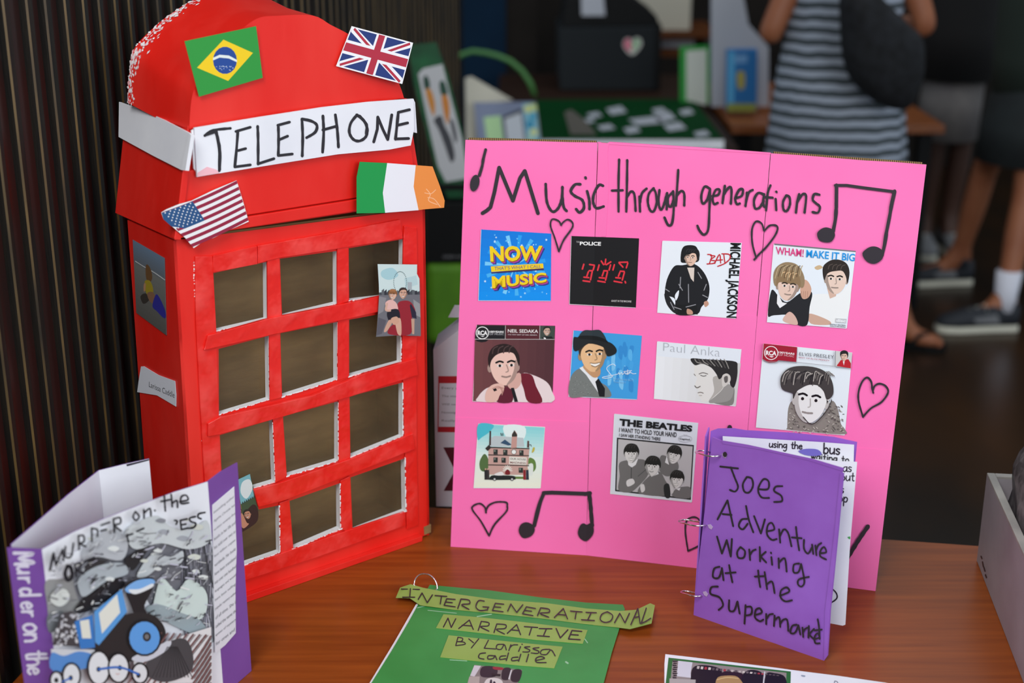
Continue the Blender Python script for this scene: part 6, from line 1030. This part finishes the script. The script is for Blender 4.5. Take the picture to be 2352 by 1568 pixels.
def skin_body(name, pts, edges, mat_, parent):
    b0 = base_of(parent); me = bpy.data.meshes.new(name); me.from_pydata([Vector(p[0])-b0 for p in pts], edges, []); me.materials.append(mat_)
    o = bpy.data.objects.new(name, me); COL.objects.link(o); o.parent = parent; BASE[o.name] = b0
    o.modifiers.new('skin', 'SKIN').use_smooth_shade = True
    if not me.skin_vertices: me.skin_vertices.new() if hasattr(me.skin_vertices, 'new') else None
    for i, p in enumerate(pts): me.skin_vertices[0].data[i].radius = (p[1], p[1]*(p[2] if len(p) > 2 else 1))
    me.skin_vertices[0].data[0].use_root = True
    s_ = o.modifiers.new('subdivision', 'SUBSURF'); s_.levels = 1; s_.render_levels = 2
    return o
def figure(c, hips, sho, hd, arms, legs, mat_, parent, toes=None):
    pts = [(hips, .13)]; ed = []
    def add(p, r, par): pts.append((Vector(p), r)); ed.append((par, len(pts)-1)); return len(pts)-1
    H_ = Vector(hips); S_ = Vector(sho); a = add(H_.lerp(S_, .45), .115, 0); b_ = add(H_.lerp(S_, .85), .12, a); n_ = add(S_+Vector((0, 0, .04)), .055, b_); h1 = add(Vector(hd)-Vector((0, 0, .06)), .075, n_); h2 = add(Vector(hd)+Vector((0, 0, .05)), .09, h1)
    for sh_, el_, wr in arms:
        s1 = add(sh_, .055, b_); e1_ = add(el_, .042, s1); w1 = add(wr, .026, e1_); d_ = (Vector(wr)-Vector(el_)).normalized(); sd_ = d_.cross(Vector((0, 0, 1))).normalized(); pl_ = add(Vector(wr)+d_*.05, .030, w1)
        for f_ in range(4): k1 = add(Vector(wr)+d_*.10+sd_*(f_-1.5)*.019, .009, pl_); add(Vector(wr)+d_*(.165-.006*abs(f_-1.2))+sd_*(f_-1.5)*.021+Vector((0, 0, -.015)), .007, k1)
        t1_ = add(Vector(wr)+d_*.06-sd_*.045, .010, w1); add(Vector(wr)+d_*.10-sd_*.055+Vector((0, 0, -.012)), .008, t1_)
    for hp, kn, an, ft in legs:
        p1_ = add(hp, .085, 0); k1 = add(Vector(hp).lerp(Vector(kn), .6), .068, p1_); k2 = add(kn, .052, k1); k3 = add(Vector(kn).lerp(Vector(an), .35), .054, k2); an1 = add(an, .033, k3); b2 = add(Vector(an).lerp(Vector(ft), .6)+Vector((0, 0, -.015)), .034, an1); f2 = add(ft, .028, b2); add(Vector(an)+(Vector(an)-Vector(ft)).normalized()*.05+Vector((0, 0, -.045)), .03, an1)
        if toes:
            d_ = (Vector(ft)-Vector(an)).xy.to_3d().normalized(); sd_ = Vector((-d_.y, d_.x, 0))
            for f_ in range(5): add(Vector(ft)+d_*(.045-.006*abs(f_-1))+sd_*(f_-2)*.017+Vector((0, 0, -.008)), .010 if f_ else .013, f2)
    return skin_body('body', pts, ed, mat_, parent)
def loft(name, spec, mat_, parent, n=28, label=None, wob=0.0):        # spec: (x, y, z, half width, half depth)
    m = MB(); m.rings([[Vector((x+a_*math.cos(2*math.pi*i/n)*(1+wob*math.sin(5*i+z*3)), y+b_*math.sin(2*math.pi*i/n)*(1+wob*math.sin(4*i+z*2)), z)) for i in range(n)] for x, y, z, a_, b_ in spec]); return m.build(name, [mat_], parent, label, smooth=True)
def shoe(parent, heel, toe, mats, high=False):
    h_, t_ = Vector(heel), Vector(toe); d_ = (t_-h_).normalized(); sd_ = Vector((-d_.y, d_.x, 0)); L_ = (t_-h_).length
    def ring(k_, w_, z0, z1): c_ = h_+d_*L_*k_; return [c_+sd_*w_*x+Vector((0, 0, z0+(z1-z0)*y)) for x, y in ((-1, 0), (1, 0), (1.02, .5), (.7, 1), (-.7, 1), (-1.02, .5))]
    prof = ((0, .030), (.06, .037), (.3, .038), (.5, .042), (.75, .050), (.92, .042), (1.0, .022)); m = MB(); m.rings([ring(a_, b_, .002, .03) for a_, b_ in prof]); s_ = m.build('sole', [mats[1]], parent, smooth=False, bevel=.003)
    m = MB(); m.rings([ring(a_, b_*.95, .0305, z_) for (a_, b_), z_ in zip(prof, (.105, .115, .105, .095, .075, .06, .04))]); u_ = m.build('shoe', [mats[0]], parent, smooth=True)
    for j_ in range(4): m = MB(); c_ = h_+d_*L_*(.42+.09*j_); z_ = .098-.0095*j_; m.tube([c_-sd_*.03+Vector((0, 0, z_-.012)), c_+Vector((0, 0, z_+.006)), c_+sd_*.03+Vector((0, 0, z_-.012))], .004, 6); m.build('lace', [mats[1]], u_)
    m = MB(); m.rings([[h_+d_*L_*x_+sd_*s__*.043+Vector((0, 0, z_)) for x_, z_ in ((.25, .04), (.55, .045), (.62, .06), (.3, .075))] for s__ in (-1, 1)]); m.build('side_flash', [mats[2]], u_)
# woman in the striped dress
wm = thing('person', (1.17, 5.03, 0), 'person in a grey striped dress and black flip-flops carrying a black quilted bag', 'person', 'visitors standing by the far tables')
figure(None, (1.17, 5.04, .92), (1.17, 5.04, 1.42), (1.17, 5.05, 1.60), [((1.00, 5.04, 1.40), (0.885, 4.99, 1.13), (.98, 5.24, 1.16)), ((1.34, 5.04, 1.40), (1.435, 4.99, 1.155), (1.33, 5.25, 1.17))], [((1.09, 5.04, .86), (1.07, 5.04, .48), (1.06, 5.06, .085), (1.08, 4.93, .035)), ((1.26, 5.04, .86), (1.37, 5.03, .48), (1.435, 5.00, .085), (1.545, 4.965, .035))], SK, wm, True)
loft('dress', [(1.17, 5.04, .40, .25, .17), (1.165, 5.04, .55, .255, .18), (1.16, 5.04, .72, .25, .18), (1.155, 5.04, .88, .235, .175), (1.15, 5.04, 1.02, .215, .155), (1.155, 5.04, 1.15, .20, .14), (1.16, 5.04, 1.28, .20, .135), (1.165, 5.04, 1.38, .20, .12), (1.17, 5.04, 1.44, .15, .09)], STRIPE, wm, 40, wob=.018)
m = MB(); m.rings([[Vector((1.17+r_*math.cos(i/16*6.283), 5.03+r_*math.sin(i/16*6.283), z)) for i in range(16)] for z, r_ in ((1.47, .09), (1.55, .12), (1.64, .13), (1.71, .11), (1.75, .05))]); m.build('hair', [HAIR], wm, smooth=True)
for x, y, tx_, ty in ((1.05, 5.10, 1.09, 4.90), (1.385, 5.02, 1.60, 4.95)):
    m = MB(); h_, t_ = Vector((x, y, 0)), Vector((tx_, ty, 0)); d_ = (t_-h_).normalized(); sd_ = Vector((-d_.y, d_.x, 0)); L_ = (t_-h_).length; pr_ = ((0, .025), (.1, .037), (.4, .035), (.7, .048), (.9, .044), (1, .025)); out = [h_+d_*L_*a_+sd_*b_ for a_, b_ in pr_]+[h_+d_*L_*a_-sd_*b_ for a_, b_ in pr_[::-1]]
    m.hexa([p+Vector((0, 0, .001)) for p in out], [p+Vector((0, 0, .02)) for p in out]); f_ = m.build('flip_flop', [DK], wm)
    m = MB(); c_ = h_+d_*L_*.72; m.tube([h_+d_*L_*.45+sd_*.04+Vector((0, 0, .022)), h_+d_*L_*.58+sd_*.03+Vector((0, 0, .062)), c_+Vector((0, 0, .055)), h_+d_*L_*.58-sd_*.03+Vector((0, 0, .062)), h_+d_*L_*.45-sd_*.04+Vector((0, 0, .022))], .009, 8); m.build('strap', [DK], f_)
QUILT = mat('black_quilted_cloth', (26, 27, 29), 0.8, (36, 38, 42), 30, bump=0.8, bscale=26, spec=0.2)
bg_ = thing('shoulder_bag', (1.27, 4.72, .92), 'big black quilted bag hanging at the hip of the person in the striped dress', 'bag'); pb_ = ypl(4.72)
out = blob(P((1225, -60), (1210, 150), (1232, 380), (1300, 520), (1450, 645), (1620, 678), (1700, 570), (1740, 400), (1722, 235), (1640, 150), (1490, 0), (1400, -90))); cen = (sum(p[0] for p in out)/len(out), sum(p[1] for p in out)/len(out)); m = MB(); rg = []
for k_, y in ((.25, 4.645), (.7, 4.66), (.92, 4.69), (1.0, 4.73), (.92, 4.77), (.7, 4.80), (.25, 4.815)): rg.append([Vector(((q_ := ony(cen[0]+(p[0]-cen[0])*k_, cen[1]+(p[1]-cen[1])*k_, 4.73)).x, y, q_.z)) for p in out])
m.rings(rg); m.build('pouch', [QUILT], bg_, smooth=True)
m = MB(); m.tube([ony(*P((1260, 60))[0], 4.73), Vector((1.22, 4.80, 1.38)), Vector((1.20, 4.95, 1.49)), Vector((1.24, 5.06, 1.49))], .018, 8); m.build('strap', [QUILT], bg_)
# person in dark green top and black shorts
SHG = mat('dark_green_jersey', (22, 36, 28), 0.8); BLK = mat('black_cotton', (14, 15, 17), 0.85); SHT = mat('black_shorts', (20, 26, 28), 0.8, (26, 34, 36), 12); GSH = mat('grey_shorts', (128, 124, 122), 0.8, (112, 108, 108), 12)
SN1 = mat('worn_black_canvas', (34, 38, 46), 0.7); SN2 = mat('cream_rubber', (214, 212, 196), 0.6); SN3 = mat('grey_suede', (118, 120, 124), 0.8); SOCK = mat('white_sock', (222, 224, 236), 0.8)
pc = thing('person', (1.97, 5.45, 0), 'person in a dark green top, black shorts, white socks and black-and-white skate shoes', 'person', 'visitors standing by the far tables')
figure(None, (2.0, 5.46, .93), (2.04, 5.46, 1.44), (2.03, 5.46, 1.63), [((2.03, 5.30, 1.42), (2.10, 5.26, 1.32), (1.98, 5.24, 1.50)), ((2.03, 5.62, 1.42), (2.10, 5.66, 1.32), (1.98, 5.60, 1.50))], [((2.0, 5.38, .86), (1.955, 5.30, .50), (1.88, 5.19, .10), (1.70, 5.18, .05)), ((1.97, 5.56, .86), (1.925, 5.70, .52), (1.885, 5.80, .11), (1.72, 5.79, .05))], SK, pc)
loft('shirt', [(2.04, 5.46, .86, .20, .19), (2.04, 5.46, 1.0, .205, .19), (2.04, 5.46, 1.2, .205, .20), (2.04, 5.46, 1.38, .20, .21), (2.04, 5.46, 1.47, .12, .14)], SHG, pc)
loft('shorts', [(2.02, 5.46, .61, .215, .24), (2.025, 5.46, .75, .205, .22), (2.035, 5.46, .9, .19, .19), (2.04, 5.46, 1.0, .18, .18)], SHT, pc)
for hx, hy, tx_, ty in ((1.935, 5.19, 1.625, 5.175), (1.95, 5.81, 1.655, 5.79)): shoe(pc, (hx, hy, 0), (tx_, ty, 0), (SN1, SN2, SN3))
loft('sock', [(1.885, 5.192, .08, .040, .040), (1.885, 5.195, .14, .042, .042), (1.892, 5.205, .23, .048, .048)], SOCK, pc, 16, 'white ankle sock'); loft('sock', [(1.892, 5.80, .08, .040, .040), (1.892, 5.80, .15, .043, .043)], SN1, pc, 16, 'dark ankle sock')
m = MB(); m.rings([[Vector((2.03+r_*math.cos(i/16*6.283), 5.46+r_*math.sin(i/16*6.283), z)) for i in range(16)] for z, r_ in ((1.56, .09), (1.64, .115), (1.72, .11), (1.78, .05))]); m.build('hair', [HAIR], pc, smooth=True)
# person in black top and grey shorts, farther back
pd = thing('person', (1.98, 6.35, 0), 'person in a black top and grey shorts standing farthest back, beyond the quilted bag', 'person', 'visitors standing by the far tables')
figure(None, (1.97, 6.35, .93), (1.97, 6.35, 1.44), (1.97, 6.35, 1.62), [((1.83, 6.35, 1.40), (1.82, 6.30, 1.24), (1.90, 6.20, 1.40)), ((2.11, 6.35, 1.40), (2.13, 6.30, 1.24), (2.04, 6.20, 1.40))], [((1.92, 6.35, .86), (1.90, 6.34, .5), (1.89, 6.36, .1), (1.87, 6.22, .04)), ((2.03, 6.35, .86), (2.02, 6.34, .5), (2.0, 6.36, .1), (2.02, 6.22, .04))], SKD, pd)
loft('top', [(1.98, 6.35, .79, .175, .165), (1.98, 6.35, 1.0, .17, .15), (1.97, 6.35, 1.25, .17, .14), (1.97, 6.35, 1.42, .17, .12), (1.97, 6.35, 1.48, .09, .09)], BLK, pd)
loft('shorts', [(1.945, 6.34, .53, .135, .15), (1.955, 6.34, .7, .135, .145), (1.97, 6.35, .86, .13, .12)], GSH, pd)
for hx, tx_ in ((1.89, 1.87), (2.0, 2.02)): shoe(pd, (hx, 6.42, 0), (tx_, 6.15, 0), (SN3, SN2, SN1))
m = MB(); m.rings([[Vector((1.97+r_*math.cos(i/16*6.283), 6.35+r_*math.sin(i/16*6.283), z)) for i in range(16)] for z, r_ in ((1.55, .09), (1.64, .115), (1.72, .11), (1.77, .05))]); m.build('hair', [HAIR], pd, smooth=True)
